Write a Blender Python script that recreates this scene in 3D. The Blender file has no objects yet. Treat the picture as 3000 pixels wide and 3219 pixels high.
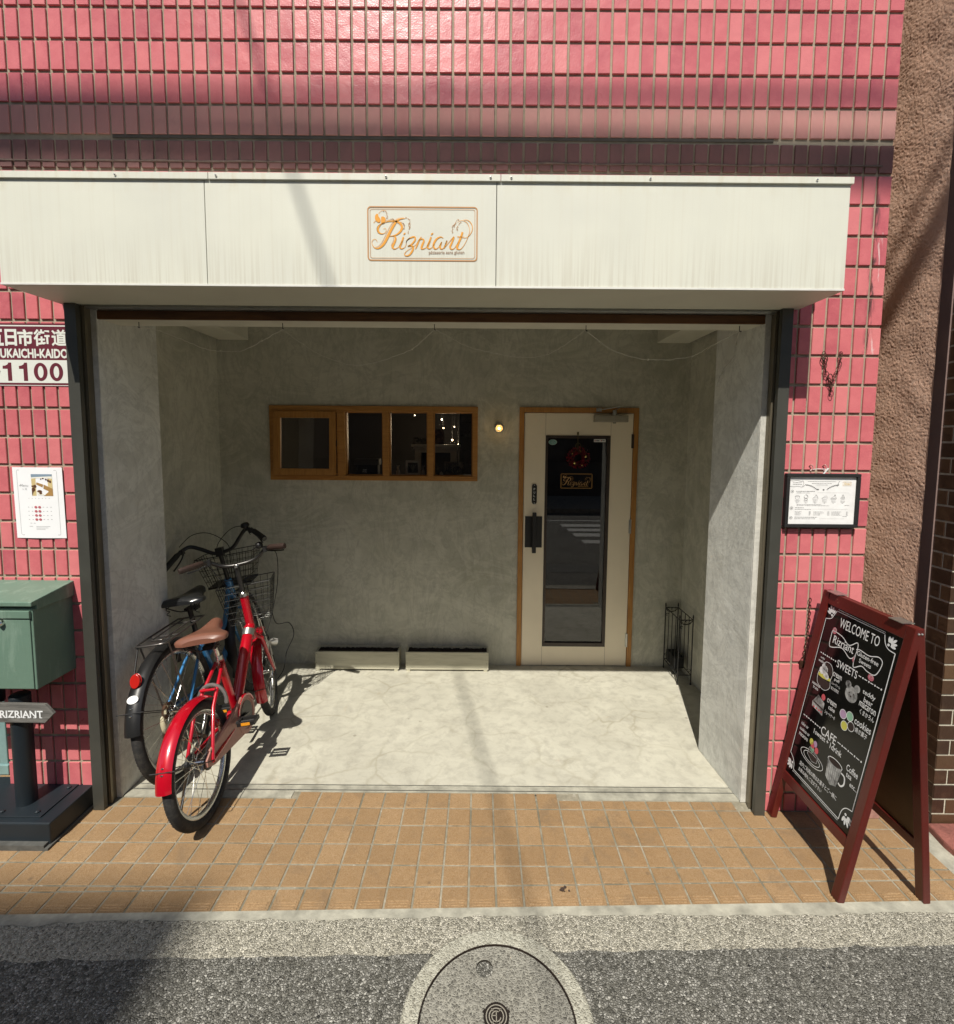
import bpy, math, random
from math import sin, cos, pi, radians
from mathutils import Vector, Matrix, noise
random.seed(7)
scene = bpy.context.scene
COL = scene.collection

# ------------------------------------------------------------------ camera
cam_d = bpy.data.cameras.new("camera")
cam = bpy.data.objects.new("camera", cam_d)
COL.objects.link(cam)
scene.camera = cam
R_ = Vector((0.99996966, 0.00105779, 0.00771737))
D_ = Vector((0.00777810, -0.08197381, -0.99660413))
F_ = Vector((-0.00042157, 0.99663392, -0.08197955))
m = Matrix.Identity(4)
for i in range(3):
    m[i][0] = R_[i]; m[i][1] = -D_[i]; m[i][2] = -F_[i]
m.translation = Vector((0.0316, -2.1075, 1.6475))
cam.matrix_world = m
cam_d.sensor_fit = 'HORIZONTAL'
cam_d.sensor_width = 36.0
cam_d.lens = 1561.18 / 3000 * 36.0
cam_d.shift_x = -0.0034
cam_d.shift_y = -0.03226
cam_d.clip_start = 0.02
cam_d.clip_end = 400

# ------------------------------------------------------------------ light
SUN = Vector((0.242, 1.0, -1.363)).normalized()      # direction of travel
world = bpy.data.worlds.new("World")
scene.world = world
world.use_nodes = True
wn = world.node_tree
wn.nodes.clear()
sky = wn.nodes.new('ShaderNodeTexSky')
sky.sky_type = 'NISHITA'
sky.sun_disc = False
sky.sun_elevation = math.asin(-SUN.z)
sky.sun_rotation = math.atan2(-SUN.x, -SUN.y)
sky.altitude = 50
sky.dust_density = 1.6
bg = wn.nodes.new('ShaderNodeBackground')
bg.inputs['Strength'].default_value = 0.082
wo = wn.nodes.new('ShaderNodeOutputWorld')
wn.links.new(sky.outputs[0], bg.inputs[0])
wn.links.new(bg.outputs[0], wo.inputs[0])
sun_d = bpy.data.lights.new("sun", 'SUN')
sun_d.energy = 5.0
sun_d.angle = radians(0.53)
sun_d.color = (1.0, 0.945, 0.85)
sun_o = bpy.data.objects.new("sun", sun_d)
COL.objects.link(sun_o)
sun_o.rotation_mode = 'QUATERNION'
sun_o.rotation_quaternion = SUN.to_track_quat('-Z', 'Y')
scene.view_settings.view_transform = 'Standard'
scene.view_settings.look = 'None'
scene.view_settings.exposure = 0.2
scene.view_settings.gamma = 1.0
scene.render.engine = 'CYCLES'
scene.cycles.max_bounces = 10
scene.cycles.diffuse_bounces = 6
scene.cycles.transparent_max_bounces = 12

# ------------------------------------------------------------------ material helpers
def sc(h):   # sRGB 0-255 triple -> linear
    return tuple(((c/255+0.055)/1.055)**2.4 if c/255 > 0.04045 else c/255/12.92 for c in h)

class Mat:
    """little wrapper that grows a principled material"""
    def __init__(s, name, col=(.5, .5, .5), rough=.6, metal=0, spec=.5, coat=0):
        s.m = bpy.data.materials.new(name); s.m.use_nodes = True
        s.t = s.m.node_tree; s.n = s.t.nodes; s.l = s.t.links
        s.p = s.n['Principled BSDF']
        s.p.inputs['Base Color'].default_value = (*col, 1)
        s.p.inputs['Roughness'].default_value = rough
        s.p.inputs['Metallic'].default_value = metal
        s.p.inputs['Specular IOR Level'].default_value = spec
        s.p.inputs['Coat Weight'].default_value = coat
        s.p.inputs['Coat Roughness'].default_value = .08
        s.colout = None
        s.col = col
        s.hgt = None
        s._co = None
    def co(s, scale=(1, 1, 1)):
        if s._co is None:
            s._co = s.n.new('ShaderNodeTexCoord')
        if scale == (1, 1, 1):
            return s._co.outputs['Object']
        mp = s.n.new('ShaderNodeMapping'); mp.inputs['Scale'].default_value = scale
        s.l.new(s._co.outputs['Object'], mp.inputs['Vector'])
        return mp.outputs['Vector']
    def noise(s, scale, detail=4, rough=.6, dist=0, vec=None, stretch=(1, 1, 1)):
        n = s.n.new('ShaderNodeTexNoise')
        n.inputs['Scale'].default_value = scale; n.inputs['Detail'].default_value = detail
        n.inputs['Roughness'].default_value = rough; n.inputs['Distortion'].default_value = dist
        s.l.new(vec or s.co(stretch), n.inputs['Vector'])
        return n.outputs['Fac']
    def vor(s, scale, feature='F1', out='Distance', vec=None, stretch=(1, 1, 1), rand=1):
        n = s.n.new('ShaderNodeTexVoronoi'); n.feature = feature
        n.inputs['Scale'].default_value = scale; n.inputs['Randomness'].default_value = rand
        s.l.new(vec or s.co(stretch), n.inputs['Vector'])
        return n.outputs[out]
    def warp(s, scale, amt, detail=3):
        n = s.n.new('ShaderNodeTexNoise'); n.inputs['Scale'].default_value = scale; n.inputs['Detail'].default_value = detail
        s.l.new(s.co(), n.inputs['Vector'])
        v = s.n.new('ShaderNodeVectorMath'); v.operation = 'MULTIPLY_ADD'
        s.l.new(n.outputs['Color'], v.inputs[0]); v.inputs[1].default_value = (amt,)*3
        s.l.new(s.co(), v.inputs[2])
        return v.outputs[0]
    def ramp(s, fac, stops, interp='LINEAR'):
        r = s.n.new('ShaderNodeValToRGB'); r.color_ramp.interpolation = interp
        e = r.color_ramp.elements
        while len(e) < len(stops): e.new(.5)
        for k, (p, c) in enumerate(stops):
            e[k].position = p
            e[k].color = (c, c, c, 1) if isinstance(c, (int, float)) else (*c, 1)
        s.l.new(fac, r.inputs[0])
        return r.outputs[0]
    def base(s, out):
        s.colout = out; s.l.new(out, s.p.inputs['Base Color']); return s
    def mix(s, fac, col2, mode='MIX', amount=None):
        """mix current base colour towards col2 by fac (socket or float)"""
        x = s.n.new('ShaderNodeMix'); x.data_type = 'RGBA'; x.blend_type = mode
        if isinstance(fac, (int, float)): x.inputs[0].default_value = fac
        else: s.l.new(fac, x.inputs[0])
        if s.colout is None: x.inputs[6].default_value = (*s.col, 1)
        else: s.l.new(s.colout, x.inputs[6])
        if isinstance(col2, tuple): x.inputs[7].default_value = (*col2, 1)
        else: s.l.new(col2, x.inputs[7])
        return s.base(x.outputs[2])
    def attr(s, name='tint'):
        a = s.n.new('ShaderNodeAttribute'); a.attribute_name = name
        return a.outputs['Fac']
    def math(s, op, a, b=0.0, c=0.0):
        x = s.n.new('ShaderNodeMath'); x.operation = op
        for k, q in enumerate((a, b, c)):
            if isinstance(q, (int, float)): x.inputs[k].default_value = q
            else: s.l.new(q, x.inputs[k])
        return x.outputs[0]
    def sep(s, axis):
        x = s.n.new('ShaderNodeSeparateXYZ'); s.l.new(s.co(), x.inputs[0]); return x.outputs[axis]
    def bump(s, out, dist=.002, strength=1.0):
        b = s.n.new('ShaderNodeBump'); b.inputs['Distance'].default_value = dist
        b.inputs['Strength'].default_value = strength
        s.l.new(out, b.inputs['Height'])
        if s.hgt is not None: s.l.new(s.hgt, b.inputs['Normal'])
        s.hgt = b.outputs[0]
        s.l.new(s.hgt, s.p.inputs['Normal']); return s
    def rough(s, out, lo, hi):
        x = s.n.new('ShaderNodeMapRange'); x.inputs[3].default_value = lo; x.inputs[4].default_value = hi
        s.l.new(out, x.inputs[0]); s.l.new(x.outputs[0], s.p.inputs['Roughness']); return s

def plain(name, col, rough=.5, metal=0, var=.12, vs=30, bumpd=0, coat=0, spec=.5):
    M = Mat(name, col, rough, metal, spec, coat)
    n = M.noise(vs, 4)
    M.mix(M.ramp(n, [(.3, 0), (.7, 1)]), tuple(c*(1-var) for c in col))
    if bumpd: M.bump(M.noise(vs*6, 3), bumpd)
    M.rough(M.noise(vs*2, 3), max(0.02, rough-.06), min(1, rough+.08))
    return M.m

def emis(name, col, strength):
    M = Mat(name, col, .5)
    M.p.inputs['Emission Color'].default_value = (*col, 1)
    M.p.inputs['Emission Strength'].default_value = strength
    return M.m

def glass(name, ior=1.5, tint=(.9, .9, .9), extra=0.0):
    mt = bpy.data.materials.new(name); mt.use_nodes = True
    t = mt.node_tree; t.nodes.clear()
    o = t.nodes.new('ShaderNodeOutputMaterial'); mx = t.nodes.new('ShaderNodeMixShader')
    tr = t.nodes.new('ShaderNodeBsdfTransparent'); tr.inputs[0].default_value = (*tint, 1)
    gl = t.nodes.new('ShaderNodeBsdfGlossy'); gl.inputs['Roughness'].default_value = .003
    gl.inputs[0].default_value = (1, 1, 1, 1)
    fr = t.nodes.new('ShaderNodeFresnel'); fr.inputs[0].default_value = ior
    ad = t.nodes.new('ShaderNodeMath'); ad.operation = 'ADD'; ad.inputs[1].default_value = extra
    t.links.new(fr.outputs[0], ad.inputs[0])
    t.links.new(ad.outputs[0], mx.inputs[0]); t.links.new(tr.outputs[0], mx.inputs[1])
    t.links.new(gl.outputs[0], mx.inputs[2]); t.links.new(mx.outputs[0], o.inputs[0])
    return mt

# ------------------------------------------------------------------ mesh helpers
def catmull(pts, k=6, closed=False):
    P = [Vector(p) for p in pts]; out = []; n = len(P)
    rng = range(n if closed else n-1)
    for i in rng:
        p0 = P[(i-1) % n] if (closed or i > 0) else P[0]
        p1 = P[i]; p2 = P[(i+1) % n]
        p3 = P[(i+2) % n] if (closed or i+2 < n) else P[-1]
        for j in range(k):
            t = j/k
            out.append(.5*((2*p1)+(-p0+p2)*t+(2*p0-5*p1+4*p2-p3)*t*t+(-p0+3*p1-3*p2+p3)*t**3))
    if not closed: out.append(P[-1].copy())
    return out

class MB:
    def __init__(s): s.v = []; s.f = []; s.mi = []; s.tint = []; s.xf = None; s.cuts = []
    def cut(s): s.cuts.append((len(s.v), len(s.f))); return s
    def build_each(s, name, mats, parent=None, **kw):
        """one object per piece ended with cut()"""
        if not s.cuts or s.cuts[-1][1] != len(s.f): s.cut()
        out = []; v0 = f0 = 0
        for (v1, f1) in s.cuts:
            m_ = MB(); m_.v = s.v[v0:v1]; m_.f = [tuple(i-v0 for i in q) for q in s.f[f0:f1]]; m_.mi = s.mi[f0:f1]; m_.tint = s.tint[f0:f1]
            out.append(m_.build(name, mats, parent, **kw)); v0, f0 = v1, f1
        return out
    def add(s, vs, fs, mi=0, tint=0.0):
        o = len(s.v)
        if s.xf is not None: vs = [s.xf @ Vector(q) for q in vs]
        s.v += [tuple(q) for q in vs]
        for q in fs: s.f.append(tuple(o+i for i in q)); s.mi.append(mi); s.tint.append(tint)
        return s
    def box(s, x0, x1, y0, y1, z0, z1, mi=0, tint=0.0):
        return s.add([(x0, y0, z0), (x1, y0, z0), (x1, y1, z0), (x0, y1, z0), (x0, y0, z1), (x1, y0, z1), (x1, y1, z1), (x0, y1, z1)],
                     [(0, 3, 2, 1), (4, 5, 6, 7), (0, 1, 5, 4), (1, 2, 6, 5), (2, 3, 7, 6), (3, 0, 4, 7)], mi, tint)
    def prism(s, poly, axis, a0, a1, mi=0, tint=0.0):
        """extrude 2D polygon along an axis (0,1,2); polygon given in the two other axes in order"""
        n = len(poly)
        def P(p, a):
            q = [p[0], p[1]]; q.insert(axis, a); return tuple(q)
        vs = [P(p, a0) for p in poly]+[P(p, a1) for p in poly]
        fs = [tuple(range(n-1, -1, -1)), tuple(range(n, 2*n))]+[(i, (i+1) % n, n+(i+1) % n, n+i) for i in range(n)]
        return s.add(vs, fs, mi, tint)
    def tile(s, a0, a1, b0, b1, base, h, c, fn, mi=0, tint=0.0):
        vs = [fn(a0, b0, base), fn(a1, b0, base), fn(a1, b1, base), fn(a0, b1, base),
              fn(a0, b0, h-c), fn(a1, b0, h-c), fn(a1, b1, h-c), fn(a0, b1, h-c),
              fn(a0+c, b0+c, h), fn(a1-c, b0+c, h), fn(a1-c, b1-c, h), fn(a0+c, b1-c, h)]
        return s.add(vs, [(0, 1, 5, 4), (1, 2, 6, 5), (2, 3, 7, 6), (3, 0, 4, 7), (4, 5, 9, 8), (5, 6, 10, 9), (6, 7, 11, 10), (7, 4, 8, 11), (8, 9, 10, 11)], mi, tint)
    def tube(s, pts, r, n=8, closed=False, mi=0, tint=0.0, flat=None):
        P = [Vector(p) for p in pts]; m_ = len(P)
        rs = r if isinstance(r, (list, tuple)) else [r]*m_
        T = []
        for i in range(m_):
            if closed: d = P[(i+1) % m_]-P[(i-1) % m_]
            else: d = P[min(i+1, m_-1)]-P[max(i-1, 0)]
            T.append(d.normalized() if d.length > 1e-9 else Vector((0, 0, 1)))
        u = T[0].orthogonal().normalized(); vs = []
        for i in range(m_):
            u = (u-T[i]*u.dot(T[i]))
            u = u.normalized() if u.length > 1e-6 else T[i].orthogonal().normalized()
            w = T[i].cross(u)
            for k in range(n):
                a = 2*pi*k/n
                vs.append(P[i]+u*cos(a)*rs[i]+w*sin(a)*rs[i]*(flat or 1))
        fs = []
        for i in range(m_ if closed else m_-1):
            j = (i+1) % m_
            for k in range(n):
                fs.append((i*n+k, i*n+(k+1) % n, j*n+(k+1) % n, j*n+k))
        if not closed:
            fs.append(tuple(range(n-1, -1, -1))); fs.append(tuple((m_-1)*n+k for k in range(n)))
        return s.add(vs, fs, mi, tint)
    def bar(s, a, b, r, n=10, mi=0): return s.tube([a, b], r, n, mi=mi)
    def lathe(s, prof, c=(0, 0, 0), axis=2, n=32, mi=0, tint=0.0, closed=False, caps=True):
        """prof: list of (radius, height) around axis through c"""
        vs = []; m_ = len(prof)
        for (r, h) in prof:
            for k in range(n):
                a = 2*pi*k/n; q = [r*cos(a), r*sin(a)]; q.insert(axis, h)
                vs.append((c[0]+q[0], c[1]+q[1], c[2]+q[2]))
        fs = []
        for i in range(m_ if closed else m_-1):
            j = (i+1) % m_
            for k in range(n): fs.append((i*n+k, i*n+(k+1) % n, j*n+(k+1) % n, j*n+k))
        if not closed and caps:
            if prof[0][0] > 1e-6: fs.append(tuple(range(n-1, -1, -1)))
            if prof[-1][0] > 1e-6: fs.append(tuple((m_-1)*n+k for k in range(n)))
        return s.add(vs, fs, mi, tint)
    def ball(s, c, r, n=12, mi=0, sq=(1, 1, 1)):
        vs = []; fs = []; R = n//2
        for i in range(R+1):
            t = pi*i/R
            for k in range(n):
                a = 2*pi*k/n
                vs.append((c[0]+r*sq[0]*sin(t)*cos(a), c[1]+r*sq[1]*sin(t)*sin(a), c[2]+r*sq[2]*cos(t)))
        for i in range(R):
            for k in range(n): fs.append((i*n+k, (i+1)*n+k, (i+1)*n+(k+1) % n, i*n+(k+1) % n))
        return s.add(vs, fs, mi)
    def grid(s, fn, nu, nv, mi=0, flip=False):
        vs = [fn(i/nu, j/nv) for j in range(nv+1) for i in range(nu+1)]
        fs = []
        for j in range(nv):
            for i in range(nu):
                a = j*(nu+1)+i; q = (a, a+1, a+nu+2, a+nu+1)
                fs.append(q[::-1] if flip else q)
        return s.add(vs, fs, mi)
    def build(s, name, mats, parent=None, bevel=0, smooth=None, seg=2):
        me = bpy.data.meshes.new(name); me.from_pydata(s.v, [], s.f); me.validate(); 
        if not isinstance(mats, (list, tuple)): mats = [mats]
        for q in mats: me.materials.append(q)
        if len(me.polygons) == len(s.mi):
            me.polygons.foreach_set('material_index', s.mi)
            a = me.attributes.new('tint', 'FLOAT', 'FACE'); a.data.foreach_set('value', s.tint)
        if smooth is not None:
            me.polygons.foreach_set('use_smooth', [True]*len(me.polygons))
            me.set_sharp_from_angle(angle=radians(smooth))
        me.update()
        o = bpy.data.objects.new(name, me); COL.objects.link(o)
        if parent: o.parent = parent
        if bevel:
            b = o.modifiers.new('bevel', 'BEVEL'); b.width = bevel; b.segments = seg; b.limit_method = 'ANGLE'; b.angle_limit = radians(40)
        return o

def thing(name, label, cat, loc=(0, 0, 0), group=None):
    o = bpy.data.objects.new(name, None); COL.objects.link(o); o.location = loc
    o.empty_display_size = .1
    o['label'] = label; o['category'] = cat
    if group: o['group'] = group
    return o
def tag(o, label, cat, group=None):
    o['label'] = label; o['category'] = cat
    if group: o['group'] = group
    return o
def struct(o, kind='structure'):
    o['kind'] = kind; return o
def reloc(o, loc):
    """give a mesh whose vertices are in world coordinates its own origin"""
    L = Vector(loc); o.data.transform(Matrix.Translation(-L)); o.location = L; return o

_tc = {}
def text_geo(body, off=0.0, font_scale=1):
    key = (body, off)
    if key in _tc: return _tc[key]
    cu = bpy.data.curves.new('t', 'FONT'); cu.body = body; cu.size = 1; cu.offset = off; cu.resolution_u = 3
    cu.align_x = 'LEFT'
    o = bpy.data.objects.new('t', cu); COL.objects.link(o)
    dg = bpy.context.evaluated_depsgraph_get(); dg.update()
    me = bpy.data.meshes.new_from_object(o.evaluated_get(dg))
    vs = [v.co.copy() for v in me.vertices]; fs = [tuple(p.vertices) for p in me.polygons]
    bpy.data.objects.remove(o); bpy.data.curves.remove(cu); bpy.data.meshes.remove(me)
    x0 = min(v.x for v in vs); x1 = max(v.x for v in vs); y0 = min(v.y for v in vs); y1 = max(v.y for v in vs)
    _tc[key] = (vs, fs, x0, x1, y0, y1)
    return _tc[key]
def put_text(mb, body, fn, x0, x1, y0, y1, off=0.0, mi=0, shear=0.0):
    """fit text in a box of local coordinates, fn maps (x,y)->3D"""
    vs, fs, a0, a1, b0, b1 = text_geo(body, off)
    out = []
    for v in vs:
        tx = (v.x-a0)/(a1-a0); ty = (v.y-b0)/(b1-b0)
        out.append(fn(x0+(x1-x0)*tx+shear*(y1-y0)*ty, y0+(y1-y0)*ty))
    mb.add(out, fs, mi)
def stroke(mb, pts, w, fn, mi=0, k=5, closed=False, smooth=True):
    """flat ribbon; pts (x,y[,w]) in local coordinates"""
    P = [(p[0], p[1], p[2] if len(p) > 2 else w) for p in pts]
    C = catmull(P, k, closed) if smooth and len(P) > 2 else [Vector(p) for p in P]
    n = len(C); L = []; Rr = []
    for i in range(n):
        a = C[(i-1) % n] if closed else C[max(i-1, 0)]; b = C[(i+1) % n] if closed else C[min(i+1, n-1)]
        d = Vector((b.x-a.x, b.y-a.y)); d = d.normalized() if d.length > 1e-9 else Vector((1, 0))
        q = Vector((-d.y, d.x))*C[i].z/2
        L.append(fn(C[i].x+q.x, C[i].y+q.y)); Rr.append(fn(C[i].x-q.x, C[i].y-q.y))
    fs = []
    for i in range(n if closed else n-1):
        j = (i+1) % n; fs.append((i, j, n+j, n+i))
    mb.add(L+Rr, fs, mi)
def disc(mb, x, y, rx, ry, fn, mi=0, n=14):
    mb.add([fn(x+rx*cos(2*pi*k/n), y+ry*sin(2*pi*k/n)) for k in range(n)], [tuple(range(n))], mi)
def poly(mb, pts, fn, mi=0): mb.add([fn(*p) for p in pts], [tuple(range(len(pts)))], mi)
# ------------------------------------------------------------------ materials
def m_tile():
    M = Mat('pink_tile', (.66, .135, .155), .3, spec=.5)
    M.base(M.ramp(M.attr(), [(0, (.44, .100, .122)), (.25, (.52, .130, .146)), (.8, (.57, .150, .164)), (1, (.63, .200, .205))]))
    M.mix(M.ramp(M.noise(14, 5, .65), [(.42, 0), (.75, .35)]), (.78, .25, .25))
    M.mix(M.ramp(M.noise(5, 6, .7), [(.62, 0), (.8, .3)]), (.34, .12, .11))
    x = M.sep(0); z = M.sep(2)
    band = M.ramp(M.math('ABSOLUTE', M.math('SUBTRACT', x, 1.631)), [(.006, 1), (.022, 0)])
    zm = M.ramp(M.math('MULTIPLY_ADD', z, .5, -.9), [(.06, 0), (.12, 1), (.40, 1), (.46, 0)])
    sn = M.ramp(M.noise(26, 5, .7, .5, stretch=(1.6, 1, .35)), [(.46, 0), (.58, .9)])
    M.mix(M.math('MULTIPLY', M.math('MULTIPLY', band, zm), sn), (.07, .045, .04))
    M.mix(M.math('MULTIPLY', M.ramp(M.math('ABSOLUTE', M.math('SUBTRACT', x, 1.655)), [(.004, 1), (.016, 0)]), M.math('MULTIPLY', zm, M.ramp(M.noise(30, 4, .6, .5, stretch=(1.3, 1, .25)), [(.60, 0), (.66, .7)]))), (.75, .62, .60))
    M.bump(M.noise(160, 2), .0006); M.bump(M.noise(12, 2), .002)
    M.rough(M.noise(9, 4), .2, .42)
    return M.m
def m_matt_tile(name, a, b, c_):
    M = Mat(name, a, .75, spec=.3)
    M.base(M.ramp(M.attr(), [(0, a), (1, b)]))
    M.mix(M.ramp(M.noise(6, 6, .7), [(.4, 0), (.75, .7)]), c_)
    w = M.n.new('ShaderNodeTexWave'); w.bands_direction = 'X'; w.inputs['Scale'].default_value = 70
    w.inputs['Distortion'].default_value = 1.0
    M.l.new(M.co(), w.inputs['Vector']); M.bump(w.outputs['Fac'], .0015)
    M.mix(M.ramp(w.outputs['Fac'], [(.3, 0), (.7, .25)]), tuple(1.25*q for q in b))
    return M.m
def m_grout():
    M = Mat('grout', (.38, .325, .245), .9, spec=.2)
    M.mix(M.ramp(M.noise(6, 6, .7), [(.45, 0), (.75, .8)]), (.17, .145, .11))
    M.mix(M.ramp(M.noise(1.3, 4, .6), [(.5, 0), (.75, .5)]), (.2, .17, .13))
    M.bump(M.noise(200, 3), .0015)
    return M.m
def m_plaster(name, c1, c2, c3, seam=False):
    M = Mat(name, c1, .82, spec=.25)
    M.mix(M.ramp(M.noise(2.2, 6, .6, .6), [(.35, 0), (.7, 1)]), c2)
    M.mix(M.ramp(M.noise(9, 6, .7, 1.2, stretch=(1, 1, .45)), [(.5, 0), (.72, .45)]), c3)
    M.mix(M.ramp(M.noise(26, 4, .65, .4, stretch=(1, 1, .22)), [(.55, 0), (.75, .45)]), tuple(c*.62 for c in c1))
    M.mix(M.ramp(M.noise(3.3, 6, .75, 2.0), [(.52, 0), (.68, .6)]), tuple(c*.70 for c in c1))
    M.mix(M.ramp(M.noise(2.0, 5, .66, 2.4, stretch=(.7, .7, 1.3)), [(.44, 0), (.51, .32), (.58, 0)]), tuple(min(1, c*1.28) for c in c1))
    M.mix(M.ramp(M.noise(3.6, 5, .68, 1.8, stretch=(1.4, 1.4, .6)), [(.46, 0), (.50, .38), (.54, 0)]), tuple(c*.60 for c in c1))
    M.mix(M.ramp(M.noise(70, 4, .7), [(.68, 0), (.72, .5)]), tuple(c*.5 for c in c1))
    M.bump(M.noise(60, 4), .0015); M.bump(M.noise(5, 3, .5, .5), .01, .5)
    return M.m
def m_floor():
    M = Mat('garage_concrete', (.53, .515, .425), .7, spec=.35)
    M.mix(M.ramp(M.noise(3, 7, .65, .5), [(.36, 0), (.66, 1)]), (.44, .425, .35))
    M.mix(M.ramp(M.noise(14, 6, .7, .4), [(.46, 0), (.72, .65)]), (.30, .285, .235))
    M.mix(M.ramp(M.noise(2.1, 3, .5, 1.5, stretch=(1.5, 1, 1)), [(.66, 0), (.78, .35)]), (.50, .36, .2))
    v = M.warp(2.4, .34, 5)
    e = M.vor(3.6, 'DISTANCE_TO_EDGE', vec=v)
    msk = M.ramp(M.noise(2.3, 3), [(.42, .05), (.62, 1)])
    ln = M.ramp(e, [(0, .6), (.012, .42), (.04, 0)])
    M.mix(M.math('MULTIPLY', ln, msk), (.30, .275, .20))
    v2 = M.warp(5, .2, 4); e2 = M.vor(7.5, 'DISTANCE_TO_EDGE', vec=v2)
    M.mix(M.math('MULTIPLY', M.ramp(e2, [(0, .22), (.04, 0)]), M.ramp(M.noise(2.5, 2), [(.5, 0), (.65, 1)])), (.3, .27, .2))
    M.mix(M.ramp(M.noise(5.5, 6, .7, .3, stretch=(.5, 1.8, 1)), [(.55, 0), (.72, .5)]), (.33, .31, .25))
    sp = M.vor(11, 'F1'); M.mix(M.math('MULTIPLY', M.ramp(sp, [(.0, .7), (.1, .6), (.13, 0)]), M.ramp(M.noise(3.7, 2), [(.6, 0), (.63, 1)])), (.2, .18, .14))
    M.bump(M.noise(45, 5), .0012); M.bump(M.noise(300, 2), .0005)
    M.rough(M.noise(5, 4), .5, .8)
    return M.m
def m_paver():
    M = Mat('pavement_tile', (.47, .27, .095), .75, spec=.3)
    M.base(M.ramp(M.attr(), [(0, (.325, .218, .120)), (.5, (.365, .245, .134)), (1, (.41, .278, .155))]))
    M.mix(M.ramp(M.noise(2.0, 5, .6), [(.45, 0), (.8, .6)]), (.30, .185, .09))
    v = M.warp(90, .006, 2)
    n = M.noise(150, 3, .65, 2.2)
    M.mix(M.ramp(n, [(.42, 0), (.60, .75)]), (.25, .145, .058))
    M.mix(M.ramp(M.noise(22, 5, .7), [(.5, 0), (.75, .4)]), (.22, .145, .08))
    M.mix(M.ramp(M.noise(4.5, 5, .7, 1.0), [(.56, 0), (.66, .45)]), (.20, .14, .085))
    M.mix(M.ramp(M.vor(6.3, 'F1'), [(.04, .35), (.06, 0)]), (.10, .08, .06))
    M.bump(n, .003, 1)
    return M.m
def m_pgrout():
    M = Mat('pavement_grout', (.36, .325, .25), .9, spec=.2)
    M.mix(M.ramp(M.noise(5, 6, .7), [(.40, .15), (.62, .95)]), (.15, .14, .10))
    M.mix(M.ramp(M.noise(30, 4), [(.6, 0), (.7, .5)]), (.55, .52, .44))
    M.bump(M.noise(120, 4), .003)
    return M.m
def m_aggregate(name, dark, mid, light, cement, amount, scale=105, bump=.004, white=.0):
    M = Mat(name, mid, .85, spec=.3)
    v = M.warp(60, .006, 2)
    n = M.n.new('ShaderNodeTexVoronoi'); n.inputs['Scale'].default_value = scale; M.l.new(v, n.inputs['Vector'])
    g = M.n.new('ShaderNodeRGBToBW'); M.l.new(n.outputs['Color'], g.inputs[0])
    M.base(M.ramp(g.outputs[0], [(.12, dark), (.45, mid), (.75, light), (.93, tuple(min(1, c*(1+white)) for c in light))]))
    e = M.vor(scale, 'DISTANCE_TO_EDGE', vec=v)
    M.mix(M.ramp(e, [(.02, amount), (.13, 0)]), cement)
    M.mix(M.ramp(M.noise(scale*2.4, 3), [(.5, 0), (.75, .5)]), dark)
    M.mix(M.ramp(M.noise(2.5, 5, .6), [(.45, 0), (.75, .35)]), tuple(c*.7 for c in mid))
    M.bump(M.ramp(e, [(0, 0), (.3, 1)]), bump); M.bump(M.noise(scale*2, 3), .002)
    return M
def m_canopy():
    M = Mat('painted_steel_panel', (.66, .665, .575), .42, spec=.4)
    M.mix(M.ramp(M.noise(2.0, 4), [(.4, 0), (.7, 1)]), (.61, .615, .54))
    z = M.sep(2)
    low = M.ramp(M.math('MULTIPLY_ADD', z, -1/.36, 2.56/.36), [(.45, 0), (1, 1)])
    st = M.noise(16, 3, .6, stretch=(7, 1, .12))
    M.mix(M.math('MULTIPLY', M.ramp(st, [(.46, 0), (.62, .5)]), low), (.50, .475, .385))
    st2 = M.noise(7, 4, .65, stretch=(8, 1, .12))
    M.mix(M.ramp(st2, [(.50, 0), (.70, .3)]), (.59, .57, .47))
    top = M.ramp(M.math('MULTIPLY_ADD', z, 1/.05, -2.51/.05), [(.0, 0), (1, 1)])
    M.mix(M.math('MULTIPLY', M.ramp(M.noise(14, 5, stretch=(2, 1, .5)), [(.5, 0), (.68, .35)]), top), (.55, .48, .33))
    M.bump(M.noise(2.2, 2, stretch=(1, 1, .6)), .02, .6); M.bump(M.noise(300, 2), .0003)
    return M.m
def m_rough_plaster():
    M = Mat('brown_rough_plaster', (.82, .54, .40), .92, spec=.2)
    M.mix(M.ramp(M.noise(3, 6, .65), [(.4, 0), (.7, .8)]), (.68, .44, .32))
    M.mix(M.ramp(M.noise(60, 4, .7), [(.5, 0), (.7, .5)]), (.80, .62, .52))
    M.bump(M.noise(260, 3, .7, 1.0), .0015, 1)
    return M.m
def m_wood(name, c1, c2, rough=.5, axis='X', sc_=3):
    M = Mat(name, c1, rough, spec=.4)
    st = {'X': (1, 9, 9), 'Z': (9, 9, 1), 'Y': (9, 1, 9)}[axis]
    n = M.noise(sc_, 6, .65, 1.5, stretch=st)
    M.mix(M.ramp(n, [(.38, 0), (.68, 1)]), c2)
    M.mix(M.ramp(M.noise(sc_*5, 4, .6, .5, stretch=st), [(.5, 0), (.75, .4)]), tuple(c*.6 for c in c2))
    M.bump(n, .001)
    return M.m
def m_board_paint():
    M = Mat('worn_red_brown_paint', (.092, .009, .006), .32, spec=.5)
    M.mix(M.ramp(M.noise(6, 4), [(.4, 0), (.7, .6)]), (.07, .013, .011))
    M.mix(M.ramp(M.noise(45, 6, .75), [(.685, 0), (.70, 1)]), (.52, .24, .15))
    M.bump(M.noise(90, 4), .0006)
    return M.m

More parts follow.
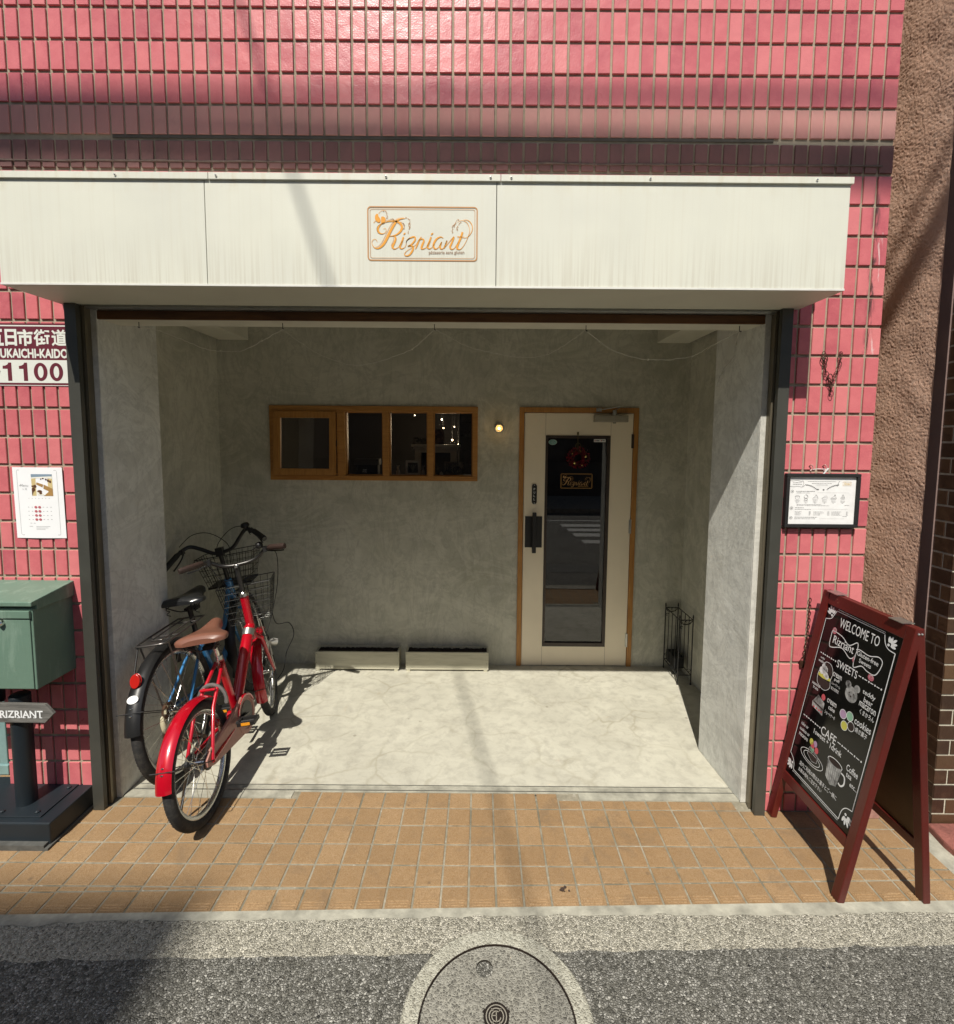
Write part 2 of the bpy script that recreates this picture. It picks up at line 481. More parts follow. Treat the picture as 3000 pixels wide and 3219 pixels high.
T_PINK = m_tile(); T_MATT = m_matt_tile('weathered_tile', (.50, .22, .205), (.62, .31, .28), (.46, .27, .23)); T_GRIME = m_matt_tile('grimy_tile', (.22, .105, .10), (.30, .15, .14), (.14, .10, .085)); T_GROUT = m_grout()
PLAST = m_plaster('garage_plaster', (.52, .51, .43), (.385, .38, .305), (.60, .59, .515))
PLAST_P = m_plaster('pilaster_plaster', (.66, .665, .62), (.56, .56, .51), (.72, .72, .68))
PLAST_L = m_plaster('pale_plaster', (.55, .54, .49), (.46, .455, .41), (.6, .6, .55))
FLOOR = m_floor(); PAVER = m_paver(); PGROUT = m_pgrout()
KERB = m_aggregate('kerb_aggregate', (.16, .15, .12), (.43, .41, .33), (.64, .61, .51), (.52, .49, .39), .8, 150).m
_A = m_aggregate('asphalt', (.085, .082, .068), (.205, .20, .172), (.36, .353, .315), (.10, .098, .082), .7, 135, white=.5)
_g = _A.vor(48, 'F1', 'Distance'); _A.mix(_A.ramp(_g, [(.10, .85), (.15, 0)]), (.52, .51, .47))
_A.mix(_A.ramp(_A.vor(23, 'F1', 'Distance'), [(.09, .8), (.12, 0)]), (.03, .03, .028))
_A.mix(_A.ramp(_A.noise(1.6, 5, .65, .8), [(.52, 0), (.68, .4)]), (.075, .072, .064)); _A.mix(_A.ramp(_A.vor(4.5, 'F1'), [(.03, .8), (.05, 0)]), (.03, .028, .025))
ASPH = _A.m
MORTAR = plain('pale_mortar', (.44, .425, .345), .85, var=.5, vs=14, bumpd=.002)
COVER = m_aggregate('cover_aggregate', (.11, .105, .09), (.205, .196, .165), (.29, .28, .24), (.38, .37, .31), .85, 120, bump=.002).m
CANOPY = m_canopy()
CAN_UNDER = plain('shaded_steel_soffit', (.42, .40, .31), .5, var=.2, vs=3)  # canopy paint with the underside shade put into the colour; not applied
BROWNP = m_rough_plaster()
WOOD = m_wood('orange_wood', (.44, .215, .055), (.33, .145, .035), .45, 'X')
WOODD = m_wood('stained_beam', (.14, .06, .018), (.07, .028, .010), .6, 'X')
WOODZ = m_wood('orange_wood_upright', (.44, .215, .055), (.33, .145, .035), .45, 'Z')
STEEL = plain('brushed_dark_steel', (.085, .085, .072), .42, .35, var=.3, vs=4)
STEEL2 = plain('bronze_steel', (.24, .21, .15), .38, .6, var=.25, vs=4)
BLACK = plain('black_paint', (.012, .012, .012), .4, var=.3)
BLACKM = plain('black_matt', (.010, .010, .010), .75, var=.3)
DOORP = plain('cream_door_paint', (.84, .745, .57), .45, var=.08, vs=3)
DKFRAME = plain('dark_bronze_frame', (.045, .03, .022), .4, var=.3)
CHROME = plain('chrome', (.75, .75, .72), .18, 1, var=.1)
ALU = plain('aluminium', (.55, .55, .52), .32, .9, var=.15)
WHITE = plain('white_print', (.80, .80, .78), .5, var=.03)
OFFW = plain('offwhite_paint', (.62, .60, .50), .6, var=.12, vs=8)
SOIL = plain('dark_soil', (.03, .018, .012), .95, var=.6, vs=90, bumpd=.01)
ORANGE = plain('orange_logo', (.72, .31, .02), .5, var=.05)
ORANGE2 = plain('copper_logo', (.50, .25, .09), .45, var=.1)
CHALK = plain('white_chalk_ink', (.80, .82, .82), .7, var=.15, vs=120)
_R = Mat('tyre_rubber', (.020, .020, .020), .8); _R.mix(_R.ramp(_R.noise(35, 5, .7), [(.45, 0), (.7, .6)]), (.075, .068, .055)); _R.bump(_R.noise(200, 3), .001); RUBBER = _R.m
PLAST_B = plain('black_plastic', (.014, .014, .014), .45, var=.2)
GREYP = plain('grey_text', (.16, .15, .15), .6)
# ------------------------------------------------------------------ ground
def edge(x): return -0.4875+0.0245*x            # street edge of the pavement (world Y)
def kerb_lo(x): return edge(x)-.150
rj = random.Random(3)
g = MB(); g.add([(-150, -150, -.30), (150, -150, -.30), (150, 150, -.30), (-150, 150, -.30)], [(0, 1, 2, 3)])
struct(g.build('ground', ASPH))
xs = [-14+i*.02 for i in range(1401)]
# asphalt road
g = MB()
for i in range(0, 1400, 50):
    a, b = xs[i], xs[i+50]
    g.add([(a, -6.3, -.002), (b, -6.3, -.002), (b, edge(b)-.10, -.002), (a, edge(a)-.10, -.002)], [(0, 1, 2, 3)])
struct(g.build('road', ASPH))
# cement strip along the edge, with a ragged lower border
g = MB(); v = []; f = []
for i, x in enumerate(xs):
    j = .010*(noise.noise(Vector((x*9, 0, 0))))+.007*noise.noise(Vector((x*45, 3, 0)))
    v += [(x, kerb_lo(x)+j, -.0015), (x, edge(x)-.08, .001), (x, edge(x)+.001, .002)]
for i in range(len(xs)-1):
    a = 3*i
    f += [(a, a+3, a+4, a+1), (a+1, a+4, a+5, a+2)]
g.add(v, f)
struct(g.build('kerb', KERB))
g = MB(); v = []; f = []
for i, x in enumerate(xs):
    j = .012*noise.noise(Vector((x*3, 7, 0)))+.010*noise.noise(Vector((x*14, 5, 0)))+.004*noise.noise(Vector((x*60, 9, 0)))
    w_ = .030+.012*max(0, min(1, (x-.3)*1.2))
    v += [(x, edge(x)-w_+j, .003), (x, edge(x)+.002, .0045)]
for i in range(len(xs)-1):
    a = 2*i; f.append((a, a+2, a+3, a+1))
g.add(v, f)
struct(g.build('mortar_strip', MORTAR))

# pavement tiles
g = MB()
g.add([(-14, edge(-14)+.0015, -.003), (14, edge(14)+.0015, -.003), (14, 0.55, -.003), (-14, .55, -.003)], [(0, 1, 2, 3)])
struct(g.build('pavement_bed', PGROUT))
T = MB(); up = lambda a, b, h: (a, b, h)
gr = .0038
def ptile(x0, x1, y0, y1, c=.0016):
    if x1-x0 < .012 or y1-y0 < .010: return
    h = rj.uniform(-.0006, .0006)
    dx = rj.uniform(-.0006, .0006); dy = rj.uniform(-.0006, .0006)
    T.tile(x0+gr+dx, x1-gr+dx, y0+gr+dy, y1-gr+dy, -.006, h, c, up, 0, rj.random())
def blocked(x0, x1, y0, y1):
    return False
for k in range(-60, 60):
    x0 = k*.1; x1 = x0+.1
    xm = x0+.05
    nose = edge(xm)+.093
    for r in range(3):
        ptile(x0, x1, -.006-.1*(r+1), -.006-.1*r)
    y = -.306
    lo = max(nose, -.406)
    ptile(x0, x1, lo, y)
    if -.406-nose > .010: ptile(x0, x1, nose, -.406)
    # nosing tile with raised ribs, follows the slightly skew street edge
    sk = lambda a, b, h: (a, b+.0245*(a-xm), h)
    T.tile(x0+gr, x1-gr, edge(xm)+.004, nose-gr, -.006, 0, .0016, sk, 0, rj.random())
    for q in range(3):
        yy = edge(xm)+.012+q*.0105
        T.tile(x0+.013, x1-.013, yy, yy+.0062, -.001, .0022, .0012, sk, 0, .9)
    # rows under / beside the building
    inside = -1.62 < xm < 1.25
    if inside:
        top = .094 if (-.83 < x0+.02 and x1 < .50) else .050
        ptile(max(x0, -1.622), min(x1, 1.262), -.006, top)
    elif xm < -2.1 or 1.70 < xm < 1.86:
        for r in range(5): ptile(x0, min(x1, 1.86) if xm > 0 else x1, -.006+.1*r, .094+.1*r)
struct(T.build('pavement', PAVER))
g = MB(); g.box(-1.60, -.83, .052, .098, -.01, .0012); g.box(.50, 1.236, .052, .098, -.01, .0012)
g.box(-.83, .5, .094, .099, -.01, .0004)
struct(g.build('threshold_cement', MORTAR))
g = MB(); g.box(1.862, 1.955, edge(1.9)+.004, .5, -.02, .0006)
struct(g.build('cement_joint', MORTAR))

# garage floor slab
g = MB(); g.add([(-1.83, .142, 0.0005), (1.51, .142, .0005), (1.51, 1.53, .0005), (-1.83, 1.53, .0005)], [(0, 1, 2, 3)])
g.box(-1.83, 1.51, .142, 1.53, -.1, 0.0)
struct(g.build('garage_floor', FLOOR))

# zebra crossing and gutter patch on the road behind the camera
g = MB()
for (a, b, x0) in ((-5.28, -5.18, -6), (-4.80, -4.50, 1.62), (-4.30, -4.02, 1.66), (-3.82, -3.52, 1.68), (-3.22, -2.95, 1.72)):
    g.add([(x0, a, .002), (6 if x0 < 0 else x0+2.6, a, .002), (6 if x0 < 0 else x0+2.6, b, .002), (x0, b, .002)], [(0, 1, 2, 3)])
struct(g.build('road_markings', plain('road_paint', (.62, .62, .58), .7, var=.3, vs=20)))
g = MB(); g.add([(-14, -1.62, .001), (14, -1.50, .001), (14, -1.12, .001), (-14, -1.2, .001)], [(0, 1, 2, 3)])
struct(g.build('road_patch', m_aggregate('patch', (.1, .1, .09), (.19, .19, .17), (.3, .3, .27), (.1, .1, .1), .7, 120).m))
g = MB(); g.box(-14, 14, -9.0, -6.3, -.1, .10)
struct(g.build('far_pavement', MORTAR))

# ------------------------------------------------------------------ tiled building
B = thing('tiled_building', 'pink tiled building with an open plastered garage bay under a shop canopy', 'building', (0, 0, 0))
XL, XR = -2.06, 1.684
OPL, OPR = -1.668, 1.303
w = MB()
w.box(XL, -1.826, .002, 4.6, -.1, 6.6); w.box(1.502, XR, .002, 4.6, -.1, 6.6)
w.box(-1.826, 1.502, .002, 4.6, 2.46, 6.6)
w.box(-1.826, OPL, .0, .05, -.1, 2.46); w.box(OPR, 1.502, .0, .05, -.1, 2.46)
w.box(OPL, OPR, .0, .05, 2.215, 2.46)
w.box(XL, -1.826, 0, .002, -.1, 6.6); w.box(1.502, XR, 0, .002, -.1, 6.6); w.box(-1.826, 1.502, 0, .002, 2.46, 6.6)
w.build('wall', T_GROUT, B)

t = MB(); fw = lambda a, b, h: (a, -h, b)
rt = random.Random(11)
PX = .0573
def zrow(k): return 2.0087+.12*k+(.0104 if k >= 7 else 0)
for k in range(-17, 24):
    z0 = zrow(k)+.0062; z1 = 2.0087+.12*(k+1)+(.0104 if k >= 7 else 0)-.0068
    if k == 6: z1 -= .002
    z0 = max(z0, .002)
    px = .0571 if k < 2 else .05726
    for c in range(0, 67):
        x1 = XR-px*c-(.0 if c == 0 else .0050); x0 = XR-px*(c+1)+.0050
        spans = [(XL, XR)] if k >= 2 else [(XL, OPL-.006), (OPR+.003, XR)]
        if k == 1: spans = [(XL, OPL-.006), (OPR+.003, XR)]
        for (s0, s1) in spans:
            a, b = max(x0, s0), min(x1, s1)
            if b-a < .006: continue
            h = .0074+rt.uniform(-.0006, .0006)
            tl = rt.uniform(-.0007, .0007); tz = rt.uniform(-.0007, .0007)
            f_ = (lambda A, Bz, H, a=a, b=b, z0=z0, tl=tl, tz=tz: (A, -H-(tl*((A-a)/(b-a)-.5)+tz*((Bz-z0)/.1-.5) if H > .003 else 0), Bz))
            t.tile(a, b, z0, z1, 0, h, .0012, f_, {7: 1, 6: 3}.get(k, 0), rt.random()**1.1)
# broken, grimy mortar ledge over the canopy
for i in range(120):
    x = -2.05+i*.031
    if x > 1.63: break
    hh = .006+.004*noise.noise(Vector((x*9, 1, 0)))
    zz = 2.758+.004*noise.noise(Vector((x*5, 2, 0)))
    t.box(x, x+.032, -.0085-hh*.4, -.004, zz, zz+hh, 2)
t.build('facade_tiles', [T_PINK, T_MATT, plain('old_mortar', (.21, .15, .125), .95, var=.4, bumpd=.003), T_GRIME], B)
g = MB(); g.box(-1.46, 1.20, -.0040, .0, zrow(7)-.0075, zrow(7)+.0045); 
g.build('joint_sealant', plain('dark_sealant', (.10, .088, .070), .7, var=.4, vs=12), B)

# plaster bay
p = MB()
p.box(-1.826, -1.604, .050, .44, 0, 2.46); p.build('pilaster', PLAST_P, B, bevel=.004)
p = MB(); p.prism([(1.236, .050), (1.502, .050), (1.502, .44), (1.214, .44)], 2, 0, 2.46); p.build('pilaster', PLAST_P, B, bevel=.004)
p = MB(); p.box(1.2362, 1.2655, .0465, .050, 0, 2.2); p.build('corner_trim', PLAST_L, B)
p = MB(); p.box(-1.632, -1.6042, .0465, .050, 0, 2.2); p.build('corner_trim', PLAST_L, B)
p = MB()
p.box(-1.826, -1.822, .44, 1.425, 0, 2.46); p.cut(); p.box(1.498, 1.502, .44, 1.425, 0, 2.46)
p.build_each('side_wall', PLAST, B)
WX0, WX1, WZ0, WZ1 = -1.461, .010, 1.357, 1.883
DX0, DX1, DZ1 = .304, 1.145, 1.883
p = MB(); Y0, Y1 = 1.425, 1.525
p.box(-1.826, WX0, Y0, Y1, 0, 2.46); p.box(WX0, WX1, Y0, Y1, 0, WZ0); p.box(WX0, WX1, Y0, Y1, WZ1, 2.46)
p.box(WX1, DX0, Y0, Y1, 0, 2.46); p.box(DX0, DX1, Y0, Y1, DZ1, 2.46); p.box(DX1, 1.502, Y0, Y1, 0, 2.46)
p.build('back_wall', PLAST, B)
p = MB(); p.box(-1.826, 1.502, .44, 1.425, 2.44, 2.46); p.build('ceiling', PLAST, B)
for (a, b) in ((-1.80, -1.595), (1.256, 1.478)):
    p = MB(); p.box(a, b, .20, 1.424, 2.333, 2.438); p.build('ceiling_box', OFFW, B, bevel=.003)
p = MB(); p.box(-1.604, 1.236, .066, .19, 2.152, 2.44); p.build('lintel', OFFW, B, bevel=.002)
p = MB(); p.box(-1.632, 1.262, .052, .0655, 2.150, 2.186); p.build('wooden_beam', WOODD, B, bevel=.0015)
p = MB(); p.box(-1.62, 1.255, .006, .040, 2.186, 2.190); p.box(-1.62, 1.255, .006, .010, 2.190, 2.2); p.box(-1.62, 1.255, .036, .040, 2.19, 2.2)
p.box(-1.62, 1.255, .012, .018, 2.182, 2.186)
p.build('shutter_slot_plate', ALU, B)

# shutter box (canopy)
can = MB()
CY, CZ0, CZ1, CX0, CX1 = -.27, 2.196, 2.562, -1.700, 1.334
for a, b in ((CX0, -.9565), (-.9545, .0805), (.0825, CX1)):
    can.box(a, b, CY, -.009, CZ0, CZ1)
canopy = can.build('shutter_box', CANOPY, B, bevel=.0018)
c = MB()
for a, b in ((CX0-.03, -.938), (-.936, .0945), (.0965, CX1+.006)):
    c.box(a, b, CY-.008, -.010, 2.5585, 2.5815)
c.build('flange', CANOPY, canopy, bevel=.001)
c = MB(); c.box(CX0+.002, CX1-.002, CY+.004, -.012, CZ0-.0030, CZ0-.0003); c.build('soffit_panel', plain('shaded_soffit_paint', (.56, .55, .455), .5, var=.12, vs=2), canopy)  # same paint as the front panels, darkened for the shade underneath, no streaks
c = MB(); c.box(CX0, CX1, CY-.0022, CY+.004, CZ0-.0022, CZ0+.0045); c.build('drip_edge', plain('bright_edge', (.8, .8, .74), .35, .1), canopy)
c = MB()
for x in (-1.263, -.908, -.309, .059, .132, .621, 1.208):
    c.lathe([(0, -.005), (.0030, -.0045), (.0042, -.002), (.0045, 0)], (x, CY-.0080, 2.570), 1, 12)
    c.ball((x+.001, CY-.0130, 2.5705), .0012, 8); c.cut()
c.build_each('screw', CHROME, canopy, smooth=40)

# shutter guides
for sgn in (-1, 1):
    q = MB()
    if sgn < 0: xo, xi = -1.672, -1.624
    else: xo, xi = 1.302, 1.256
    q.box(min(xo, xi), max(xo, xi), -.036, -.014, 0, 2.192)                # front flange
    a, b = (xi-.012*(-sgn) if sgn < 0 else xi, xi) if False else (0, 0)
    q.box(min(xo, xi+sgn*.022), max(xo, xi+sgn*.022), -.014, .004, 0, 2.192) # web behind the slot
    gobj = q.build('shutter_guide', STEEL, B, bevel=.0012)
    q = MB(); q.box(min(xo, xi+sgn*.004), max(xo, xi+sgn*.004), .004, .049, 0, 2.192)
    q.box(min(xi+sgn*.004, xi-sgn*.002), max(xi+sgn*.004, xi-sgn*.002), .006, .020, 0, 2.192)
    q.build('inner_channel', STEEL2, gobj, bevel=.001)
# floor rail
q = MB(); q.box(-1.604, 1.236, .099, .1035, -.01, .0035); q.cut(); q.box(-1.604, 1.236, .1345, .1385, -.01, .003); q.cut()
q.box(-1.604, 1.236, .138, .142, -.02, -.004)
q.build_each('floor_rail', ALU, B)
q = MB(); q.box(-1.604, 1.236, .1065, .1345, -.01, .0008); q.build('rail_infill', MORTAR, B)
q = MB(); q.box(-1.604, 1.236, .1035, .1065, -.012, -.006); q.build('rail_groove', BLACKM, B)

# dark shop room behind the back wall
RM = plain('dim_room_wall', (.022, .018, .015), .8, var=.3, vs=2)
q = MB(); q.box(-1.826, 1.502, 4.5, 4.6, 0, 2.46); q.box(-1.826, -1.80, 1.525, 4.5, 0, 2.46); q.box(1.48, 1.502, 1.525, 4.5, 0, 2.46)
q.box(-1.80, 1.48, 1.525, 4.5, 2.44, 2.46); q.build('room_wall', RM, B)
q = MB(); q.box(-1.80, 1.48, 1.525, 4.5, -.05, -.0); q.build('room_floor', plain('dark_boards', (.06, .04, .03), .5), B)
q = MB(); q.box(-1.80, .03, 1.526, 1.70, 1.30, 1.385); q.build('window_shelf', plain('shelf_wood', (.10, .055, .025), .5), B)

# ------------------------------------------------------------------ window
GL = glass('window_glass', 1.45, (.85, .85, .85))
fy = 1.412
q = MB(); fw_ = .044
q.box(WX0, WX1, fy, 1.52, WZ1-.040, WZ1); q.box(WX0, WX1, fy, 1.52, WZ0, WZ0+.034)
q.box(WX0, WX0+.030, fy+.0005, 1.52, WZ0+.034, WZ1-.04); q.box(WX1-.036, WX1, fy+.0005, 1.52, WZ0+.034, WZ1-.04)
for (a, b) in ((-.985, -.928), (-.664, -.616), (-.347, -.303)):
    q.box(a, b, fy+.001, 1.51, WZ0+.034, WZ1-.04)
win = q.build('window', WOOD, B, bevel=.002)
for (a, b) in ((-.928, -.664), (-.616, -.347), (-.303, -.026)):
    q = MB(); q.box(a, b, 1.455, 1.459, WZ0+.034, WZ1-.04); q.build('pane', GL, win)
    q = MB(); q.box(a, b, 1.440, 1.455, WZ0+.034, WZ0+.041); q.box(a, b, 1.44, 1.455, WZ1-.047, WZ1-.04)
    q.box(a, a+.007, 1.44, 1.455, WZ0+.041, WZ1-.047); q.box(b-.007, b, 1.44, 1.455, WZ0+.041, WZ1-.047); q.build('glazing_bead', WOOD, win)
# opening sash, tilted out a little at the bottom
q = MB(); sx0, sx1, sz0, sz1 = -1.428, -.990, 1.394, 1.843
q.box(sx0, sx1, 0, .030, sz1-.046, sz1); q.box(sx0, sx1, 0, .030, sz0, sz0+.046)
q.box(sx0, sx0+.050, .0005, .0295, sz0+.046, sz1-.046); q.box(sx1-.044, sx1, .0005, .0295, sz0+.046, sz1-.046)
sash = q.build('sash', WOODZ, win, bevel=.002)
sash.data.transform(Matrix.Translation((0, 1.400, 0)) @ Matrix.Translation((0, 0, sz1)) @ Matrix.Rotation(radians(-3.2), 4, 'X') @ Matrix.Translation((0, 0, -sz1)))
q = MB(); q.box(sx0+.05, sx1-.044, .012, .016, sz0+.046, sz1-.046); sp = q.build('sash_pane', GL, win)
sp.data.transform(Matrix.Translation((0, 1.400, 0)) @ Matrix.Translation((0, 0, sz1)) @ Matrix.Rotation(radians(-3.2), 4, 'X') @ Matrix.Translation((0, 0, -sz1)))
q = MB(); q.box(-.992, -.985, 1.404, 1.43, 1.60, 1.64); q.build('latch', BLACK, win)

# ------------------------------------------------------------------ door
q = MB()
q.box(DX0, DX0+.034, fy, 1.52, 0.001, DZ1); q.box(DX1-.034, DX1, fy, 1.52, 0.001, DZ1); q.box(DX0+.034, DX1-.034, fy, 1.52, DZ1-.036, DZ1)
door = q.build('door', WOODZ, B, bevel=.002)
dy = 1.420
dx0, dx1, dz1 = DX0+.0375, DX1-.0375, DZ1-.040
gx0, gx1, gz0, gz1 = .491, .951, .148, 1.687
q = MB(); dz0 = .006
q.box(dx0, gx0, dy, dy+.04, dz0, dz1); q.box(gx1, dx1, dy, dy+.04, dz0, dz1)
q.box(gx0, gx1, dy, dy+.04, dz0, gz0); q.box(gx0, gx1, dy, dy+.04, gz1, dz1)
leaf = q.build('door_leaf', DOORP, door, bevel=0)
q = MB(); fwid = .020
q.box(gx0, gx1, dy-.004, dy+.03, gz1-fwid, gz1); q.box(gx0, gx1, dy-.004, dy+.03, gz0, gz0+.028)
q.box(gx0, gx0+.018, dy-.0035, dy+.03, gz0+.028, gz1-fwid); q.box(gx1-.022, gx1, dy-.0035, dy+.03, gz0+.028, gz1-fwid)
q.build('glazing_frame', DKFRAME, door, bevel=.0015)
q = MB(); q.box(gx0+.018, gx1-.022, dy+.012, dy+.016, gz0+.028, gz1-fwid)
q.build('door_pane', glass('door_glass', 1.6, (.30, .30, .30), .015), door)
q = MB()
for (a, b) in ((.489, .4915), (.9505, .953)): q.box(a, b, dy-.0005, dy+.001, dz0, gz0); q.cut(); q.box(a, b, dy-.0005, dy+.001, gz1, dz1); q.cut()
q.build_each('rail_joint', plain('joint_line', (.42, .35, .25), .7), door)
# pull handle on black plate
q = MB(); q.box(.354, .476, dy-.004, dy, .882, 1.108)
hp = q.build('handle_plate', BLACK, door, bevel=.001)
q = MB(); q.box(.402, .430, dy-.052, dy-.030, .850, 1.141); q.box(.406, .426, dy-.03, dy-.0035, .868, .892); q.box(.406, .426, dy-.03, dy-.0035, 1.10, 1.124)
q.build('pull_handle', BLACK, hp, bevel=.003)
# PULL plate
q = MB(); pts = [(.417-.009, 1.196), (.417+.009, 1.196), (.435, 1.21), (.435, 1.328), (.426, 1.341), (.408, 1.341), (.399, 1.328), (.399, 1.21)]
q.prism(pts, 1, dy-.005, dy); pp = q.build('pull_plate', BLACK, door, bevel=.001)
q = MB(); fnp = lambda x, y: (x, dy-.0056, y)
for ch, z in (('P', 1.297), ('U', 1.273), ('L', 1.249), ('L', 1.225)):
    put_text(q, ch, fnp, .4115, .4225, z-.001, z+.015, .01)
for z in (1.204, 1.333): disc(q, .417, z, .003, .003, fnp)
q.build('pull_lettering', CHALK, pp)
# closer
q = MB(); q.box(.825, 1.060, dy-.045, dy-.001, 1.782, 1.828); q.lathe([(.012, 1.772), (.012, 1.782)], (.968, dy-.024, 0), 2, 12)
cl = q.build('door_closer', plain('closer_paint', (.36, .33, .26), .45, .2), door, bevel=.003)
q = MB(); q.lathe([(.015, 1.828), (.015, 1.862), (.010, 1.866)], (.968, dy-.024, 0), 2, 14)
q.tube([(.968, dy-.026, 1.864), (.985, dy-.11, 1.882)], .006, 6, flat=.5); q.tube([(.985, dy-.11, 1.885), (.865, dy-.02, 1.868)], .005, 6, flat=.6)
q.box(.842, .878, fy-.010, fy+.001, 1.856, 1.880)
q.build('closer_arm', ALU, cl, smooth=40)
for z in (1.60, .99, .15):
    q = MB(); q.lathe([(.006, z), (.006, z+.10)], (1.1095, dy-.006, 0), 2, 10); q.box(1.098, 1.1085, dy-.003, dy, z, z+.1); q.build('hinge', ALU if z < 1 else DKFRAME, door)
# ------------------------------------------------------------------ neighbours
nb = thing('plaster_building', 'brown rough plastered building with a dark brick pier, right of the pink tiled one', 'building', (1.985, .06, 0))
OB = Vector((1.985, .06, 0))
def at(o, parent):   # parent a world-coordinate mesh to a thing that has an offset
    o.parent = parent
    o.matrix_parent_inverse = Matrix.Translation(-parent.location); return o
q = MB()
def bn(y, z):
    P = Vector((y, z, 0))
    a = noise.noise(P*60)*.0008+noise.noise(P*130+Vector((5, 1, 0)))*.0013+noise.noise(P*210+Vector((0, 7, 2)))*.0012+noise.noise(P*9)*.003
    return a
def plw(u, v):
    y = .066+u*.80; z = .55+v*3.15
    if u < .02: y += .010*noise.noise(Vector((z*7, 8, 0)))+.005*noise.noise(Vector((z*30, 4, 0)))
    return (1.990-bn(y, z)+(.02 if u < .001 else 0), y, z)
q.grid(plw, 190, 760)
q.box(1.992, 2.0, .8, 3.6, -.1, 6); q.box(1.992, 2.0, .07, .8, -.1, .56); q.box(1.992, 2.0, .07, .8, 3.69, 6)
o = at(q.build('plaster_wall', BROWNP, smooth=60), nb)
q = MB(); q.box(2.02, 5.5, .07, 4.5, -.1, 6.0); at(q.build('building_body', BROWNP), nb)
q = MB(); q.prism([(1.970, -.004), (1.9885, .070), (2.06, .070), (2.06, -.004)], 2, 0, 6.0)
at(q.build('shaded_return', plain('shaded_mortar_return', (.22, .15, .135), .9, var=.2, vs=5, bumpd=.002)), nb)  # smooth strip in shadow: shade put into its dark colour and angled face
BRK = Mat('dark_glazed_brick', (.05, .028, .018), .28, spec=.5)
BRK.base(BRK.ramp(BRK.attr(), [(0, (.022, .012, .009)), (.5, (.050, .026, .015)), (1, (.105, .058, .030))]))
BRK.mix(BRK.ramp(BRK.noise(20, 5), [(.5, 0), (.75, .5)]), (.10, .06, .035)); BRK.bump(BRK.noise(25, 4), .004)
BM = plain('brick_mortar', (.55, .52, .42), .9, var=.25, vs=25, bumpd=.002)
q = MB(); q.box(1.9795, 4.2, -.097, .0, -.02, 6.0); at(q.build('brick_mortar', BM), nb)
q = MB(); rb = random.Random(5); hz = .0662
for r in range(90):
    z0 = r*hz+.004; z1 = (r+1)*hz-.004
    if r == 0: z0 = 0.001
    off = (r % 2)*.055
    # front face
    x = 1.9765-off
    while x < 2.75:
        a, b = max(x+.0035, 1.9755), x+.110-.0035
        if b-a > .012: q.tile(a, b, z0, z1, 0, .0035+rb.uniform(-.0006, .0006), .001, lambda A, Z, H: (A, -.097-H, Z), 0, rb.random())
        x += .110
    # left face
    y = .003+off*.9
    while y > -.10:
        b_, a_ = min(y-.0035, -.0005), max(y-.105+.0035, -.1005)
        if b_-a_ > .010: q.tile(a_, b_, z0, z1, 0, .0035, .001, lambda A, Z, H: (1.9795-H, A, Z), 0, rb.random()*.6)
        y -= .105
at(q.build('brick_facing', BRK.m), nb)
q = MB()
q.prism([(1.957, -.104), (3.2, -.104), (3.2, edge(2.5)+.03), (1.945, edge(1.9)+.02), (1.940, -.2)], 2, -.05, .030)
tag(reloc(q.build('stone_step', plain('red_stone', (.33, .12, .095), .7, var=.5, vs=22, bumpd=.004), bevel=.008), (2, -.2, 0)), 'low reddish stone step at the foot of the dark brick pier', 'step')
q = MB(); q.box(1.742, 1.800, -.050, .12, 0, .078)
tag(reloc(q.build('stone_block', plain('pink_stone', (.42, .22, .18), .8, var=.4, vs=30, bumpd=.003), bevel=.004), (1.77, 0, 0)), 'small pink stone block on the pavement in the gap behind the chalkboard', 'block')
lb = thing('grey_building', 'shaded building with a pale teal door frame, left of the pink tiled one', 'building', (-2.3, .21, 0))
q = MB(); q.box(-7, -2.33, .30, 5, -.1, 6); q.box(-2.33, -2.09, 1.4, 5, -.1, 6); at(q.build('wall', plain('dark_grey_wall', (.10, .105, .10), .8)), lb)
TEAL = plain('teal_paint', (.20, .33, .33), .5, var=.25, vs=8)
q = MB(); q.box(-2.312, -2.272, .20, .26, 0, 2.4); q.box(-2.322, -2.262, .19, .27, 0, .05)
q.box(-2.272, -2.262, .215, .245, .05, 2.4)
at(q.build('door_frame', TEAL, bevel=.004), lb)
q = MB(); q.box(-7, -2.33, .27, .30, 0, 2.3); at(q.build('shutter', plain('dark_shutter', (.05, .06, .06), .6)), lb)

# ------------------------------------------------------------------ far side of the street and the overhead lines (they shade the front)
fb = thing('street_building', 'plain building across the street, seen only as a reflection in the door glass', 'building', (0, -10.5, 0))
q = MB(); q.box(-14, 14, -15, -10.5, -.1, 6.2)
for k in range(9): q.box(-14, 14, -10.52, -10.5, .7*k+.3, .7*k+.33)
at(q.build('wall', plain('far_wall', (.20, .17, .14), .8, var=.3, vs=1)), fb)
q = MB()
for k in range(8): q.box(-12+k*3, -10.5+k*3, -10.50, -10.46, 1.0, 2.4); q.cut()
for o_ in q.build_each('window', plain('far_window', (.02, .02, .025), .15)): at(o_, fb)
def back(p, d):      # move a point back along the sun direction by d metres of street depth
    s = SUN/SUN.y; return Vector(p)-s*d
def cable(name, label, pa, pb, r, sag=0.0, grp=None):
    pts = [Vector(pa).lerp(Vector(pb), i/24)-Vector((0, 0, sag*4*(i/24)*(1-i/24))) for i in range(25)]
    q = MB(); q.tube(pts, r, 8); o = q.build(name, BLACKM, smooth=60)
    o = reloc(o, tuple(pts[12]))
    return tag(o, label, 'cable', grp)
def wallz(z, slope=0):  # line on the facade at height z (+slope per metre x), pulled back 5 m
    a = back((-9, 0, z-9*slope), 5); b = back((9, 0, z+9*slope), 5); return a, b
